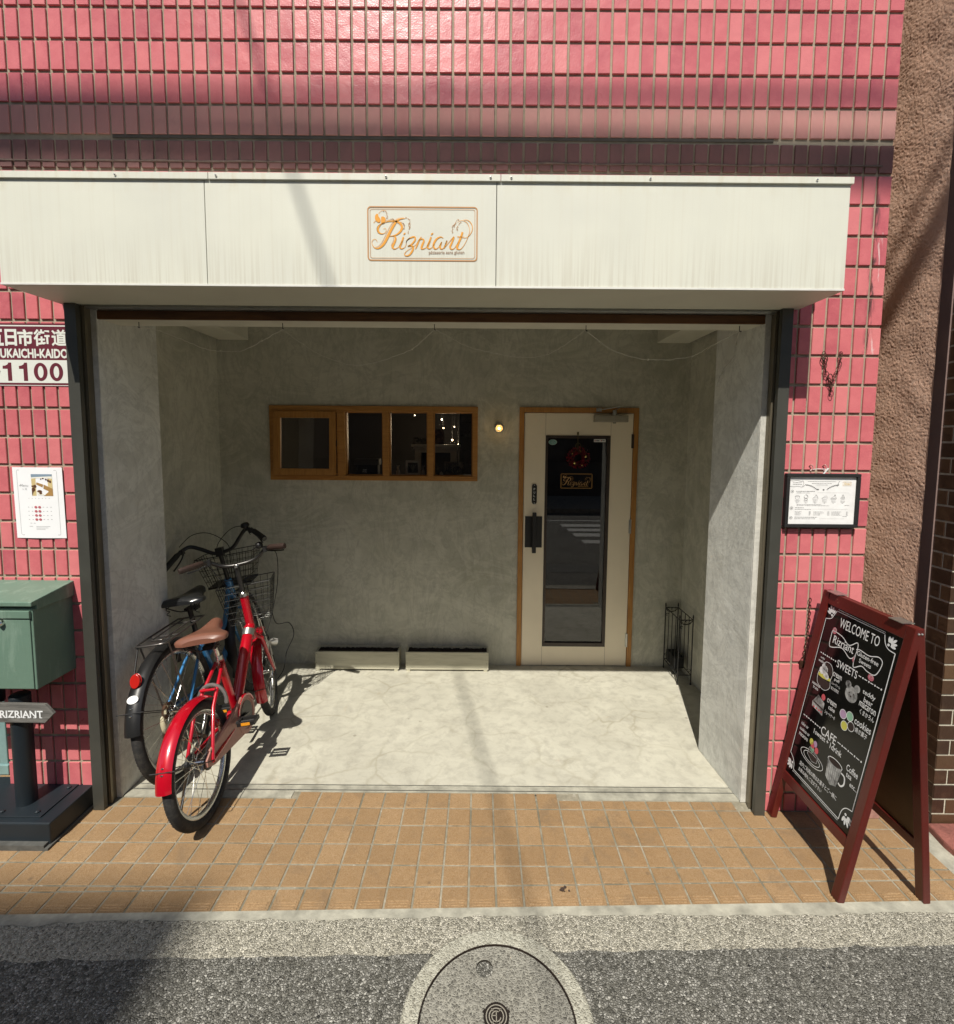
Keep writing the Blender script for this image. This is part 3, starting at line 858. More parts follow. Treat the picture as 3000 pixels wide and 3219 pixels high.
C = wallz(3.012, .004); cable('overhead_cable', 'thin overhead wire nearest the eaves, above the street', *C, .020)
for (z, r, sl, lab) in ((2.855, .042, -.034, 'thick telephone cable bundle, upper one over the street'), (2.770, .046, -.026, 'thickest cable bundle over the street, just below another')):
    C = wallz(z, sl); cable('cable_bundle', lab, *C, r, grp=None)
pw = back((-.94, 0, 3.38), 3.7); d_ = Vector((-.185, 1, 0))
cable('service_wire', 'service wire running from the street pole towards the roof', tuple(pw-d_*9), tuple(pw+d_*8), .0105)
tw = thing('shade_tower', 'tall plain block added unseen behind the viewer to shade the lower left road', 'building', (-8, -16, 0))
q = MB(); q.box(-12, -4.30, -20, -14.4, -.1, 19.05); at(q.build('wall', plain('shade_tower_wall', (.35, .33, .30), .8, var=.3, vs=1)), tw)  # added block, out of view; its roof corner throws the shadow at lower left

# ------------------------------------------------------------------ road sign plate
MAROON = plain('maroon_enamel', (.135, .022, .035), .35, var=.15, vs=12)
SIGNW = plain('white_enamel', (.70, .72, .66), .35, var=.06, vs=8)
rs = thing('road_name_plate', 'maroon and white road name plate fixed to the tiles at upper left', 'sign', (-1.84, -.008, 1.99))
q = MB(); q.box(-2.03, -1.6855, -.0085, -.0065, 1.858, 2.116); at(q.build('plate', MAROON), rs)
q = MB(); fs_ = lambda x, y: (x, -.0088, y)
def rect(mb, x0, x1, y0, y1, fn=fs_, mi=0): mb.add([fn(x0, y0), fn(x1, y0), fn(x1, y1), fn(x0, y1)], [(0, 1, 2, 3)], mi)
rect(q, -2.028, -1.6875, 2.1035, 2.1085)
rect(q, -2.028, -1.6865, 1.8725, 1.9665)
rect(q, -2.028, -1.6865, 1.8610, 1.8635)
at(q.build('white_band', SIGNW), rs)
q = MB(); fs2 = lambda x, y: (x, -.0092, y)
for ch, a, b in (('五', -2.014, -1.951), ('日', -1.945, -1.896), ('市', -1.893, -1.829), ('街', -1.826, -1.759), ('道', -1.752, -1.6875)):
    put_text(q, ch, fs2, a, b, 2.024, 2.092, .026 if ch in '街道' else .036)
put_text(q, 'SUKAICHI-KAIDO', fs2, -1.987, -1.6875, 1.974, 2.013, .036)
put_text(q, 'IT', fs2, -2.026, -1.996, 1.972, 2.011, .036)
at(q.build('white_lettering', SIGNW), rs)
q = MB()
for ch, a, b in (('1', -1.963, -1.926), ('1', -1.895, -1.860), ('0', -1.834, -1.777), ('0', -1.768, -1.712)):
    if ch == '0':
        cx_, w_, h_ = (a+b)/2, (b-a)/2, .0375; cz_ = 1.9180
        n = 28; vs = []; 
        for k in range(n):
            t_ = 2*pi*k/n; ex = 1.0
            vs.append((cx_+w_*cos(t_), -.0093, cz_+h_*sin(t_)))
        for k in range(n):
            t_ = 2*pi*k/n; vs.append((cx_+w_*.42*cos(t_), -.0093, cz_+h_*.66*sin(t_)))
        q.add(vs, [(k, (k+1) % n, n+(k+1) % n, n+k) for k in range(n)])
    else:
        poly(q, [(b-.017, 1.8805), (b, 1.8805), (b, 1.9555), (b-.012, 1.9555), (b-.016, 1.948), (b-.026, 1.943), (a, 1.942), (a, 1.930), (b-.017, 1.930)], fs2)
poly(q, [(-1.988, 1.893), (-1.983, 1.893), (-1.973, 1.921), (-1.978, 1.921)], fs2)
at(q.build('number_lettering', MAROON), rs)

# ------------------------------------------------------------------ calendar poster in a sleeve
po = thing('calendar_poster', 'white laminated calendar poster with a cake picture, taped on the left tiles', 'poster', (-1.85, -.012, 1.37))
pf = lambda u, v, d=0: (-1.953+.211*u+.003*(1-v), -.0095-d-.004*sin(pi*u)*1-.0*v, 1.2165+.303*v)
q = MB(); q.grid(lambda u, v: pf(u, v), 10, 6); at(q.build('sheet', plain('poster_paper', (.84, .85, .86), .35, var=.02), smooth=60), po)
fp = lambda x, y: pf(x, y, .0005); fp2 = lambda x, y: pf(x, y, .0008)
q = MB(); rr = [(.10, .96), (.88, .96), (.895, .94), (.895, .06), (.88, .045), (.12, .045), (.10, .06), (.09, .94)]
stroke(q, rr, .006, fp, closed=True, smooth=False)
rp = random.Random(2)
for i in range(7): disc(q, .31+i*.068, .565, .010, .004, fp, n=6)
for r in range(4):
    for i in range(7):
        if i in (2, 3): continue
        disc(q, .29+i*.075, .44-r*.058, .016, .0045, fp, n=6)
for (x0, x1, y) in ((.30, .34, .21), (.37, .41, .21), (.28, .35, .165), (.42, .70, .163), (.42, .66, .143), (.42, .60, .125), (.12, .18, .74)): rect(q, x0, x1, y, y+.006, fp)
put_text(q, 'Menu', fp, .14, .31, .725, .765, 0, shear=.2); put_text(q, '3 月', fp, .19, .28, .68, .705)
at(q.build('grey_print', plain('poster_grey_ink', (.42, .42, .42), .6)), po)
q = MB()
for r in range(4):
    for i in (2, 3): disc(q, .29+i*.075, .44-r*.058, .030, .0175, fp2, n=14)
at(q.build('red_dot_print', plain('red_ink', (.50, .13, .15), .6)), po)
q = MB(); ml = [plain('photo_cream', (.78, .62, .30), .5, .3, vs=60), plain('photo_brown', (.16, .07, .035), .5, .4), plain('photo_blue', (.22, .30, .38), .5), plain('photo_tan', (.55, .32, .11), .5, .4), plain('photo_white', (.80, .78, .68), .5)]
rect(q, .385, .80, .60, .905, fp, 0)
poly(q, [(.385, .86), (.80, .875), (.80, .905), (.385, .905)], fp2, 2); poly(q, [(.385, .84), (.6, .855), (.8, .84), (.8, .875), (.385, .86)], fp2, 4)
poly(q, [(.63, .76), (.80, .70), (.80, .64), (.62, .70)], fp2, 3); poly(q, [(.49, .79), (.62, .76), (.60, .72), (.48, .76)], fp2, 3)
for (x, y, a, b) in ((.45, .735, .035, .022), (.40, .735, .02, .012), (.54, .665, .05, .018), (.56, .64, .03, .02), (.42, .69, .035, .03), (.62, .845, .02, .01), (.68, .83, .02, .012), (.72, .815, .02, .02), (.76, .80, .02, .02), (.58, .835, .012, .012)): disc(q, x, y, a, b, lambda X, Y: pf(X, Y, .0010), 1, 8)
poly(q, [(.385, .60), (.43, .68), (.385, .70)], lambda X, Y: pf(X, Y, .0011), 1); poly(q, [(.62, .60), (.80, .60), (.80, .66), (.74, .67)], lambda X, Y: pf(X, Y, .0009), 3)
poly(q, [(.47, .68), (.66, .61), (.5, .61)], lambda X, Y: pf(X, Y, .0010), 4)
at(q.build('cake_photo', ml), po)

# ------------------------------------------------------------------ framed menu
fm = thing('framed_menu', 'black framed white menu hanging on the right tiles by two clear hooks', 'menu', (1.475, -.02, 1.40))
X0, X1, Zb, Zt = 1.318, 1.628, 1.291, 1.519
q = MB()
for (a, b, c_, d) in ((X0, X1, Zt-.014, Zt), (X0, X1, Zb, Zb+.014), (X0, X0+.014, Zb+.014, Zt-.014), (X1-.014, X1, Zb+.014, Zt-.014)): q.box(a, b, -.032, -.010, c_, d)
at(q.build('frame', BLACKM, bevel=.002), fm)
q = MB(); q.box(X0+.014, X1-.014, -.022, -.012, Zb+.014, Zt-.014); at(q.build('menu_sheet', plain('menu_paper', (.84, .84, .83), .5, .02)), fm)
q = MB(); PW = X1-X0-.028; PH = Zt-Zb-.028
fmn = lambda u, v: (X0+.014+PW*u, -.0226, Zb+.014+PH*v)
def ln(u0, u1, v, h=.006): rect(q, u0, u1, v-h/2, v+h/2, fmn)
def words(u0, u1, v, h=.010, rng=random.Random(4)):
    u = u0
    while u < u1-.004:
        w_ = min(rng.uniform(.010, .035), u1-u); rect(q, u, u+w_, v-h/2*rng.uniform(.6, 1), v+h/2*rng.uniform(.6, 1), fmn); u += w_+.006
stroke(q, [(.0, .925), (.06, .915), (.12, .925), (.18, .905), (.205, .92)], .006, fmn); stroke(q, [(.0, .80), (.08, .79), (.14, .80), (.2, .785), (.24, .83)], .006, fmn)
stroke(q, [(.205, .92), (.22, .86), (.2, .79)], .005, fmn)
words(.06, .19, .878); words(.06, .2, .842, .012)
words(.28, .70, .905, .009); words(.34, .64, .865, .009); words(.40, .58, .832, .009)
for sgn, x0 in ((1, .25), (-1, .74)):
    for i in range(16):
        t_ = i/15; x = x0+sgn*.165*t_; y = .83-.09*t_**2
        disc(q, x, y+.006*(-1)**i, .009, .010, fmn, n=6)
stroke(q, [(.72, .80), (.735, .85), (.745, .90), (.76, .92)], .006, fmn); disc(q, .435, .735, .018, .016, fmn, n=8); disc(q, .52, .73, .015, .018, fmn, n=8)
for (y, a) in ((.69, 0), (.335, 1), (.13, 2)):
    stroke(q, [(.055+.022*cos(t_*pi/4), y+.030*sin(t_*pi/4)) for t_ in range(8)], .005, fmn, closed=True); disc(q, .055, y, .011, .014, fmn, n=6)
words(.11, .40, .695, .012); words(.12, .32, .662, .010); ln(.43, .90, .668, .002)
words(.11, .24, .345, .012); words(.11, .35, .312, .010); ln(.37, .90, .318, .002)
words(.11, .45, .145, .012); words(.11, .43, .112, .010); ln(.48, .86, .115, .002)
for i, x in enumerate((.135, .265, .405, .545, .68, .815)):
    words(x-.035, x+.035, .495, .009); words(x-.028, x+.030, .47, .007); words(x-.012, x+.012, .448, .008)
    y = .56
    s_ = lambda P, w_=.0035: stroke(q, [(x+a*.034, y+b*.06) for a, b in P], w_, fmn)
    if i == 0: s_([(-1, .5), (0, .75), (1, .5), (0, .3), (-1, .5)]); s_([(-1, .5), (-.8, -.3), (0, -.7), (.8, -.3), (1, .5)])
    elif i == 1: s_([(-.6, -.2), (-.9, .4), (0, 1.1), (.9, .4), (.6, -.2), (-.6, -.2)]); s_([(-.9, .2), (0, -.2), (.7, .5), (0, .9)]); s_([(-.8, -.6), (0, -.3), (.8, -.6), (0, -.9), (-.8, -.6)])
    elif i == 2: s_([(-.9, -.1), (.2, .7), (1, .3), (1, -.5), (-.9, -.6), (-.9, -.1), (1, 0)]); s_([(.1, .7), (.3, 1.1), (.7, .6)])
    elif i == 3: s_([(-1, -.1), (.5, .7), (1, .4), (.9, -.5), (-1, -.5), (-1, -.1), (.8, .1)])
    elif i == 4: s_([(-1, -.1), (.1, .5), (1, .2), (1, -.5), (-1, -.6), (-1, -.1), (1, -.15)]); disc(q, x+.017, y+.055, .009, .016, fmn, n=8); s_([(-.9, -.35), (.9, -.35)])
    else: s_([(-.8, -.4), (-.8, .1), (-.3, .6), (0, 1.2), (.5, .6), (.8, .1), (.7, -.5), (-.8, -.4)]); s_([(-.6, .3), (.7, .2)]); s_([(-.7, -.1), (.7, -.1)]); s_([(0, 1), (.2, -.4)])
words(.13, .50, .415, .008); words(.13, .62, .392, .008); words(.85, .92, .402, .010)
for c0, c1, c2 in ((.11, .23, .32), (.39, .55, .60), (.66, .84, .88)):
    for r in range(4): words(c0, c0+(c1-c0)*random.Random(r*3+int(c0*50)).uniform(.6, 1), .262-.023*r, .008); words(c2, c2+.028, .262-.023*r, .010)
words(.83, .90, .165, .009)
at(q.build('menu_print', plain('menu_grey_ink', (.20, .20, .20), .6)), fm)
q = MB(); LOGOM = fm
fml = lambda u, v: (X0+.014+PW*u, -.0229, Zb+.014+PH*v)
stroke(q, [(.805, .90), (.925, .90), (.925, .82), (.805, .82)], .006, fml, closed=True, smooth=False)
put_text(q, 'Rizriant', fml, .817, .912, .84, .885, .01, shear=.3)
at(q.build('menu_logo', plain('gold_ink', (.62, .42, .12), .5)), fm)
q = MB(); 
for x in (1.421, 1.478):
    q.tube(catmull([(x, -.006, 1.548), (x+.003, -.016, 1.556), (x+.008, -.022, 1.548), (x+.004, -.024, 1.536), (x-.004, -.022, 1.532)], 5), .0022, 8); q.cut()
for o_ in q.build_each('hook', plain('clear_hook', (.40, .22, .2), .2), smooth=60): at(o_, fm)
q = MB(); q.tube([(1.425, -.023, 1.536), (1.45, -.021, 1.539), (1.482, -.023, 1.538)], .0012, 6); 
q.add([(1.470, -.024, 1.519), (1.478, -.024, 1.519), (1.494, -.027, 1.542), (1.486, -.027, 1.544)], [(0, 1, 2, 3)])
at(q.build('hanging_tape', WHITE), fm)

# ------------------------------------------------------------------ rusty chain
RUST = plain('rusty_iron', (.085, .038, .022), .6, .5, var=.5, vs=80)
def chain(name, lab, path, L=.024, r=.0013):
    pts = catmull(path, 12); d = [0]
    for i in range(1, len(pts)): d.append(d[-1]+(pts[i]-pts[i-1]).length)
    q = MB(); s = 0; k = 0; j = 0
    while s < d[-1]:
        while j < len(d)-2 and d[j+1] < s: j += 1
        t_ = (s-d[j])/max(1e-6, d[j+1]-d[j]); c_ = pts[j].lerp(pts[j+1], t_); T_ = (pts[j+1]-pts[j]).normalized()
        u = Vector((0, -1, 0)); u = (u-T_*u.dot(T_)).normalized(); w_ = T_.cross(u)
        e = w_ if k % 2 == 0 else (u*.8+w_*.45).normalized()
        q.tube([c_+T_*cos(a*pi/5)*L*.62+e*sin(a*pi/5)*L*.34 for a in range(10)], r, 6, closed=True)
        s += L*.86; k += 1
    return q
q = chain('c', '', [(1.452, -.012, 2.012), (1.456, -.016, 1.965), (1.466, -.016, 1.93), (1.480, -.016, 1.895), (1.486, -.016, 1.872)])
q2 = chain('c', '', [(1.521, -.012, 2.012), (1.516, -.016, 1.97), (1.504, -.016, 1.935), (1.490, -.016, 1.90), (1.486, -.018, 1.875), (1.488, -.018, 1.85)])
q.tube([(1.452+.014*cos(a*pi/8), -.014, 1.993+.018*sin(a*pi/8)) for a in range(16)], .0018, 6, closed=True)
q.tube([(1.478+.010*cos(a*pi/8), -.019, 1.918+.015*sin(a*pi/8)) for a in range(16)], .0018, 6, closed=True)
q.add(q2.v, q2.f)
q.tube([(1.453, 0, 2.014), (1.453, -.014, 2.016), (1.453, -.018, 2.008)], .0018, 6); q.tube([(1.521, 0, 2.014), (1.521, -.014, 2.016), (1.521, -.018, 2.008)], .0018, 6)
tag(reloc(q.build('chain', RUST, smooth=60), (1.486, 0, 2.0)), 'rusty chain hanging as a V on two nails in the tiles, above the framed menu', 'chain')
q = chain('c', '', [(1.460, -.010, .97), (1.459, -.012, .85), (1.451, -.012, .76), (1.440, -.012, .70)], .017, .0012)
q.box(1.430, 1.446, -.018, -.004, .672, .700)
tag(reloc(q.build('chain', RUST, smooth=60), (1.46, 0, .97)), 'thin rusty chain hanging down the tiles behind the chalkboard', 'chain')

# ------------------------------------------------------------------ chalkboard stand (A-frame)
BP = m_board_paint()
ab = thing('chalkboard_stand', 'red-brown A-frame chalkboard with white hand-drawn sweets menu, on the right pavement', 'sign board', (1.49, -.24, 0))
LN = math.hypot(.155, 1.03)
def bf(t_, h, d=0.0):       # front panel: t from far (0) to near (.44), h up the slope, d outwards
    ux, uz = .155/LN, 1.03/LN
    return (1.322+ux*h-uz*d, -.012-t_-.050*h, uz*h+ux*d)
def bb(t_, h, d=0.0):       # rear panel, mirrored
    ux, uz = -.150/LN, 1.03/LN
    return (1.658+ux*h+uz*d, -.012-t_-.050*h, uz*h-ux*d)
TH = 1.048; TW = .445
def slab(mb, F, t0, t1, h0, h1, d0, d1, mi=0):
    mb.add([F(t0, h0, d0), F(t1, h0, d0), F(t1, h1, d0), F(t0, h1, d0), F(t0, h0, d1), F(t1, h0, d1), F(t1, h1, d1), F(t0, h1, d1)],
           [(0, 3, 2, 1), (4, 5, 6, 7), (0, 1, 5, 4), (1, 2, 6, 5), (2, 3, 7, 6), (3, 0, 4, 7)], mi)
LW = .037; DT = .026
for F, nm in ((bf, 'front'), (bb, 'rear')):
    pn = MB(); slab(pn, F, LW, TW-LW, .235, 1.0, -DT*.55, -DT*.35)
    panel = at(pn.build('board_panel' if nm == 'front' else 'rear_panel', plain('blackboard', (.004, .004, .004), .10, var=.1, spec=.35) if nm == 'front' else plain('hardboard_back', (.12, .062, .018), .6, var=.3, vs=6)), ab)
    if nm == 'front': BOARD = panel
    for (a, b) in ((0, LW), (TW-LW, TW)):
        z = MB(); slab(z, F, a, b, .004, TH, -DT, 0); at(z.build('leg', BP, bevel=.003), ab)
    z = MB(); slab(z, F, LW, TW-LW, .196, .236, -DT*.9, -.002); at(z.build('bottom_rail', BP, bevel=.002), ab)
    z = MB(); slab(z, F, LW, TW-LW, .998, TH-.001, -DT*.9, -.002); at(z.build('top_rail', BP, bevel=.002), ab)
z = MB()
for t_ in (.06, .37): 
    a_ = bf(t_, TH, 0); z.box(1.470, 1.512, a_[1]-.03, a_[1]+.03, a_[2]+.0005, a_[2]+.0035); z.cut()
for o_ in z.build_each('hinge', ALU): at(o_, ab)
z = MB(); z.ball((bf(TW, 1.03, -.012)[0], bf(TW, 1.03)[1]-.001, bf(TW, 1.03)[2]), .004, 8); z.cut(); z.ball((bb(TW, 1.03, -.012)[0], bb(TW, 1.03)[1]-.001, bb(TW, 1.03)[2]), .004, 8)
for o_ in z.build_each('hinge_screw', ALU): at(o_, ab)
# chalk drawing, in panel coordinates (t, h)
ch = MB(); FB = lambda x, y: bf(x-.012-.05*y, y, -DT*.35+.0006)
CW = .0034
DX = -.012     # measured marks are relative to the leg outline
def S(pts, w_=CW, cl=False, sm=True, mi=0): stroke(ch, [(p[0]+DX*0, p[1]) for p in pts], w_, FB, mi, closed=cl, smooth=sm)
def TX(s_, a, b, y0, y1, off=.02, sh=0, mi=0): put_text(ch, s_, FB, a, b, y0, y1, off*.35, mi, sh)
S([(.150, .984), (.388, .984)], .003, sm=False); S([(.150, .984), (.140, .965), (.128, .945), (.100, .935)], .003)
S([(.100, .935), (.068, .325)], .003, sm=False); S([(.068, .325), (.085, .315), (.100, .295), (.104, .270)], .003)
S([(.104, .270), (.372, .262)], .003, sm=False); S([(.372, .262), (.378, .30), (.395, .322), (.422, .330)], .003)
S([(.422, .330), (.445, .935)], .0035, sm=False); S([(.445, .935), (.415, .938), (.397, .955), (.388, .984)], .003)
S([(.156, .992), (.39, .990)], .002, sm=False); S([(.1, .263), (.37, .255)], .002, sm=False)
def flower(cx, cy, a0, L):
    disc(ch, cx, cy, .005, .005, FB)
    for k in range(5):
        a = a0+(k-2)*.42; l = L*(1-.12*abs(k-2))
        x, y = cx+cos(a)*l*.62, cy+sin(a)*l*.62
        n = 10; ch.add([FB(x+cos(a)*l*.36*cos(2*pi*i/n)-sin(a)*.0048*sin(2*pi*i/n), y+sin(a)*l*.36*cos(2*pi*i/n)+cos(a)*.0048*sin(2*pi*i/n)) for i in range(n)], [tuple(range(n))])
flower(.128, .958, pi*.62, .040); flower(.412, .953, pi*.25, .042); flower(.090, .292, -pi*.75+pi*.15*0+.0, .038); flower(.398, .300, -pi*.33, .044)
TX('WELCOME TO', .178, .374, .928, .966, .0)
# ribbon banner
S([(.148, .893), (.155, .903), (.205, .898), (.245, .880), (.283, .905), (.285, .862), (.262, .835), (.215, .855), (.165, .838), (.148, .842), (.148, .893)], .0032)
S([(.283, .880), (.30, .885), (.345, .882), (.385, .895), (.405, .880), (.388, .830), (.352, .825), (.322, .832), (.290, .812), (.283, .826), (.285, .862)], .0032)
disc(ch, .160, .905, .012, .014, FB, 1, 12); S([(.160+.010*cos(a*.8)*(1-a*.1), .905+.012*sin(a*.8)*(1-a*.1)) for a in range(9)], .003)
disc(ch, .372, .812, .014, .012, FB, 1, 12); S([(.372+.010*cos(a*.8)*(1-a*.1), .812+.011*sin(a*.8)*(1-a*.1)) for a in range(9)], .003)
poly(ch, [(.276, .845), (.284, .862), (.284, .824), (.274, .835)], FB, 1)
TX('Rizriant', .162, .272, .856, .888, .01, .05); TX('Gluten-free', .290, .390, .862, .880, .012); TX('Sweets', .306, .362, .840, .856, .012)
def dash(a, b, y, n):
    for k in range(n):
        x0 = a+(b-a)*k/n; x1 = x0+(b-a)/n
        S([(x0+.003, y), (x1-.012, y)], .0032, sm=False); disc(ch, x1-.004, y, .0032, .0036, FB)
dash(.108, .202, .794, 4); dash(.316, .428, .794, 4); dash(.090, .198, .512, 4); dash(.290, .415, .514, 4)
TX('SWEETS', .208, .312, .776, .806, .008); TX('CAFE', .203, .285, .494, .528, .008)
# cream puff
poly(ch, [(.125+.0, .70), (.135, .672), (.17, .662), (.195, .678), (.192, .70)], FB, 2); poly(ch, [(.138, .738), (.15, .765), (.18, .768), (.196, .745), (.19, .725)], FB, 2)
poly(ch, [(.124, .703), (.150, .700), (.192, .705), (.194, .716), (.125, .716)], FB, 3)
for (x, y, r_) in ((.140, .728, .015), (.155, .738, .016), (.162, .722, .014), (.145, .748, .010), (.172, .715, .011)): disc(ch, x, y, r_, r_, FB)
S([(.138, .738), (.15, .768), (.18, .770), (.198, .745), (.194, .71), (.197, .68), (.17, .659), (.132, .670), (.122, .70), (.128, .73)], .002)
for (s_, a, b, y0, y1) in (('only', .118, .142, .770, .781), ('weekend', .110, .150, .756, .768), ('cream', .200, .246, .736, .752), ('puff', .212, .240, .718, .733), ('シュークリーム', .202, .248, .702, .713), ('金土日限定', .204, .246, .682, .695),
                          ('seasonal', .102, .148, .655, .668), ('fruits', .112, .142, .640, .652), ('teddy', .352, .410, .738, .760), ('bear', .364, .404, .716, .735), ('macaron', .348, .424, .694, .712), ('くまかろん', .358, .424, .668, .687),
                          ('cream', .200, .250, .626, .642), ('cake', .214, .248, .604, .621), ('ショートケーキ', .200, .256, .578, .593), ('cookies', .346, .422, .622, .648), ('焼き菓子', .356, .412, .596, .615),
                          ('1sweet', .168, .234, .474, .494), ('+', .240, .252, .478, .490), ('1drink', .262, .324, .470, .492), ('cake or', .092, .136, .468, .482), ('cookies or', .090, .150, .444, .458), ('macarons', .092, .146, .421, .433),
                          ('Coffee', .357, .412, .446, .470), ('tea', .362, .388, .424, .440), ('etc..', .386, .420, .402, .416), ('店内ご利用の際はお菓子とご一緒に', .130, .345, .311, .330), ('お飲み物もご注文下さい', .132, .270, .286, .303)):
    TX(s_, a, b, y0, y1, .016)
# bear
for (x, y, r_) in ((.305, .712, .030), (.283, .742, .014), (.326, .744, .014)): disc(ch, x, y, r_, r_, FB, 4, 16)
for (x, y, r_) in ((.295, .715, .003), (.316, .717, .003), (.305, .704, .004)): disc(ch, x, y, r_, r_, lambda X, Y: bf(X-.012-.05*Y, Y, -DT*.35+.0011), 2, 8)
# shortcake
poly(ch, [(.125, .588), (.150, .628), (.190, .612), (.192, .560), (.128, .570)], FB, 4)
poly(ch, [(.130, .594), (.190, .588), (.190, .582), (.130, .588)], lambda X, Y: bf(X-.012-.05*Y, Y, -DT*.35+.001), 2)
for x in (.14, .155, .17, .183): disc(ch, x, .572, .005, .004, lambda X, Y: bf(X-.012-.05*Y, Y, -DT*.35+.001), 5, 6)
disc(ch, .178, .632, .011, .013, FB, 5, 10)
# four cookies
for (x, y, mi_) in ((.290, .625, 6), (.322, .634, 7), (.306, .588, 3), (.336, .602, 2)):
    disc(ch, x, y, .016, .017, FB, mi_, 14); stroke(ch, [(x+.016*cos(a*pi/5), y+.017*sin(a*pi/5)) for a in range(10)], .002, lambda X, Y: bf(X-.012-.05*Y, Y, -DT*.35+.001), 0, closed=True)
# plate with cake
for r_ in (1, .72): S([(.187+.066*r_*cos(a*pi/7), .374+.026*r_*sin(a*pi/7)+.00*r_) for a in range(14)], .0022, True)
poly(ch, [(.160, .380), (.165, .412), (.215, .400), (.216, .372), (.19, .365)], FB, 2); S([(.160, .380), (.165, .412), (.215, .400), (.216, .372), (.19, .365), (.160, .380)], .002, sm=False)
for (x, y, mi_) in ((.178, .425, 5), (.190, .438, 6), (.203, .418, 5), (.168, .436, 3), (.180, .408, 7)): disc(ch, x, y, .011, .013, FB, mi_, 9)
# cup
poly(ch, [(.266, .436), (.272, .362), (.300, .345), (.330, .358), (.340, .430)], FB, 4); S([(.303+.037*cos(a*pi/6), .434+.014*sin(a*pi/6)) for a in range(12)], .003, True)
poly(ch, [(.303+.031*cos(a*pi/6), .434+.010*sin(a*pi/6)) for a in range(12)], lambda X, Y: bf(X-.012-.05*Y, Y, -DT*.35+.0012), 2)
S([(.340, .42), (.358, .415), (.362, .39), (.350, .375), (.336, .378)], .006)
for k in range(6): stroke(ch, [(.272+.01*k, .42), (.277+.009*k, .36)], .0012, lambda X, Y: bf(X-.012-.05*Y, Y, -DT*.35+.0012), 2)
cho = at(ch.build('chalk_lettering', [CHALK, plain('chalk_pink', (.50, .14, .18), .7), plain('chalk_brown', (.03, .018, .015), .7), plain('chalk_yellow', (.60, .58, .10), .7), plain('chalk_soft_white', (.62, .64, .63), .7, .25, 90), plain('chalk_red', (.60, .10, .12), .7), plain('chalk_lilac', (.45, .30, .46), .7), plain('chalk_green', (.28, .52, .36), .7)]), ab)

# ------------------------------------------------------------------ mailbox on a post
_G = Mat('mailbox_green', (.125, .205, .155), .48)
_G.mix(_G.ramp(_G.noise(5, 5, .6), [(.38, 0), (.7, 1)]), (.125, .20, .15)); _G.mix(_G.ramp(_G.noise(14, 5, .7, .5, stretch=(1.5, 1.5, .3)), [(.52, 0), (.7, .5)]), (.26, .35, .28))
_G.mix(_G.ramp(_G.noise(48, 5, .75), [(.66, 0), (.70, .8)]), (.12, .06, .03)); _G.bump(_G.noise(30, 3), .0008); _G.rough(_G.noise(7, 3), .38, .6); GREEN = _G.m
GREEND = GREEN
NAVY = plain('post_dark_blue', (.012, .019, .025), .5, var=.3, vs=6)
mb_ = thing('mailbox', 'pale green metal mailbox on a dark post with an arrow board, at the left corner', 'mailbox', (-1.9, -.12, 0))
q = MB(); q.box(-2.14, -1.733, -.198, .0-.004, .640, .972); body = at(q.build('box', GREEN, bevel=.003), mb_)
q = MB(); q.prism([(-.215, .985), (-.215, 1.003), (-.002, 1.032), (-.002, .965), (-.19, .965), (-.19, .985)], 0, -2.150, -1.722)
at(q.build('lid', GREEN, bevel=.003), mb_)
q = MB(); q.box(-2.145, -1.738, -.2095, -.198, .935, .965); q.box(-2.145, -1.739, -.2065, -.198, .932, .936); at(q.build('flap', GREEN, bevel=.002), mb_)
q = MB(); q.box(-2.13, -1.742, -.2035, -.198, .645, .929); dr = at(q.build('mailbox_door', GREEN, bevel=.002), mb_)
q = MB(); q.lathe([(0, -.222), (.008, -.221), (.0125, -.215), (.013, -.2035)], (-1.852, 0, .916), 1, 18); q.box(-1.8535, -1.8505, -.2235, -.221, .909, .923)
lk = at(q.build('lock', CHROME, smooth=40), mb_)
q = MB(); q.lathe([(.036, .10), (.036, .575), (.030, .580)], (-1.884, -.118, 0), 2, 28); at(q.build('pole', NAVY, smooth=40), mb_)
q = MB(); q.lathe([(.034, .545), (.034, .64)], (-1.99, -.118, 0), 2, 24); at(q.build('box_support', NAVY, smooth=40), mb_)
q = MB(); q.box(-2.2, -1.692, -.232, .045, .006, .098); at(q.build('base', NAVY, bevel=.005), mb_)
q = MB(); q.box(-2.1, -1.752, -.204, -.01, .098, .104); at(q.build('base_plate', NAVY, bevel=.001), mb_)
q = MB()
for (x, y) in ((-1.785, -.18), (-1.775, -.035), (-1.93, -.18)): q.lathe([(.009, .104), (.009, .109), (.004, .112)], (x, y, 0), 2, 6); q.cut()
for o_ in q.build_each('base_bolt', NAVY): at(o_, mb_)
q = MB(); q.box(-2.2, -1.700, -.255, -.225, .0, .022); q.box(-1.70, -1.684, -.255, .02, 0, .010)
at(q.build('base_plank', plain('weathered_plank', (.10, .10, .09), .8, var=.4, vs=30)), mb_)
AW = m_wood('grey_wood', (.17, .165, .15), (.075, .072, .066), .8, 'X', 4)
q = MB(); q.prism([(-2.2, .488), (-1.737, .484), (-1.700, .523), (-1.734, .563), (-2.2, .570)], 1, -.172, -.157)
arr = at(q.build('arrow_board', AW, bevel=.002), mb_)
q = MB(); put_text(q, 'RIZRIANT', lambda x, y: (x, -.1726, y), -1.918, -1.743, .507, .537, .02); 
# small serifs
for i, x in enumerate((-1.917, -1.896, -1.869, -1.845, -1.822, -1.803, -1.779, -1.754)): rect(q, x-.0035, x+.0075, .5055, .5085, lambda X, Y: (X, -.1727, Y))
at(q.build('arrow_lettering', CHALK), mb_)

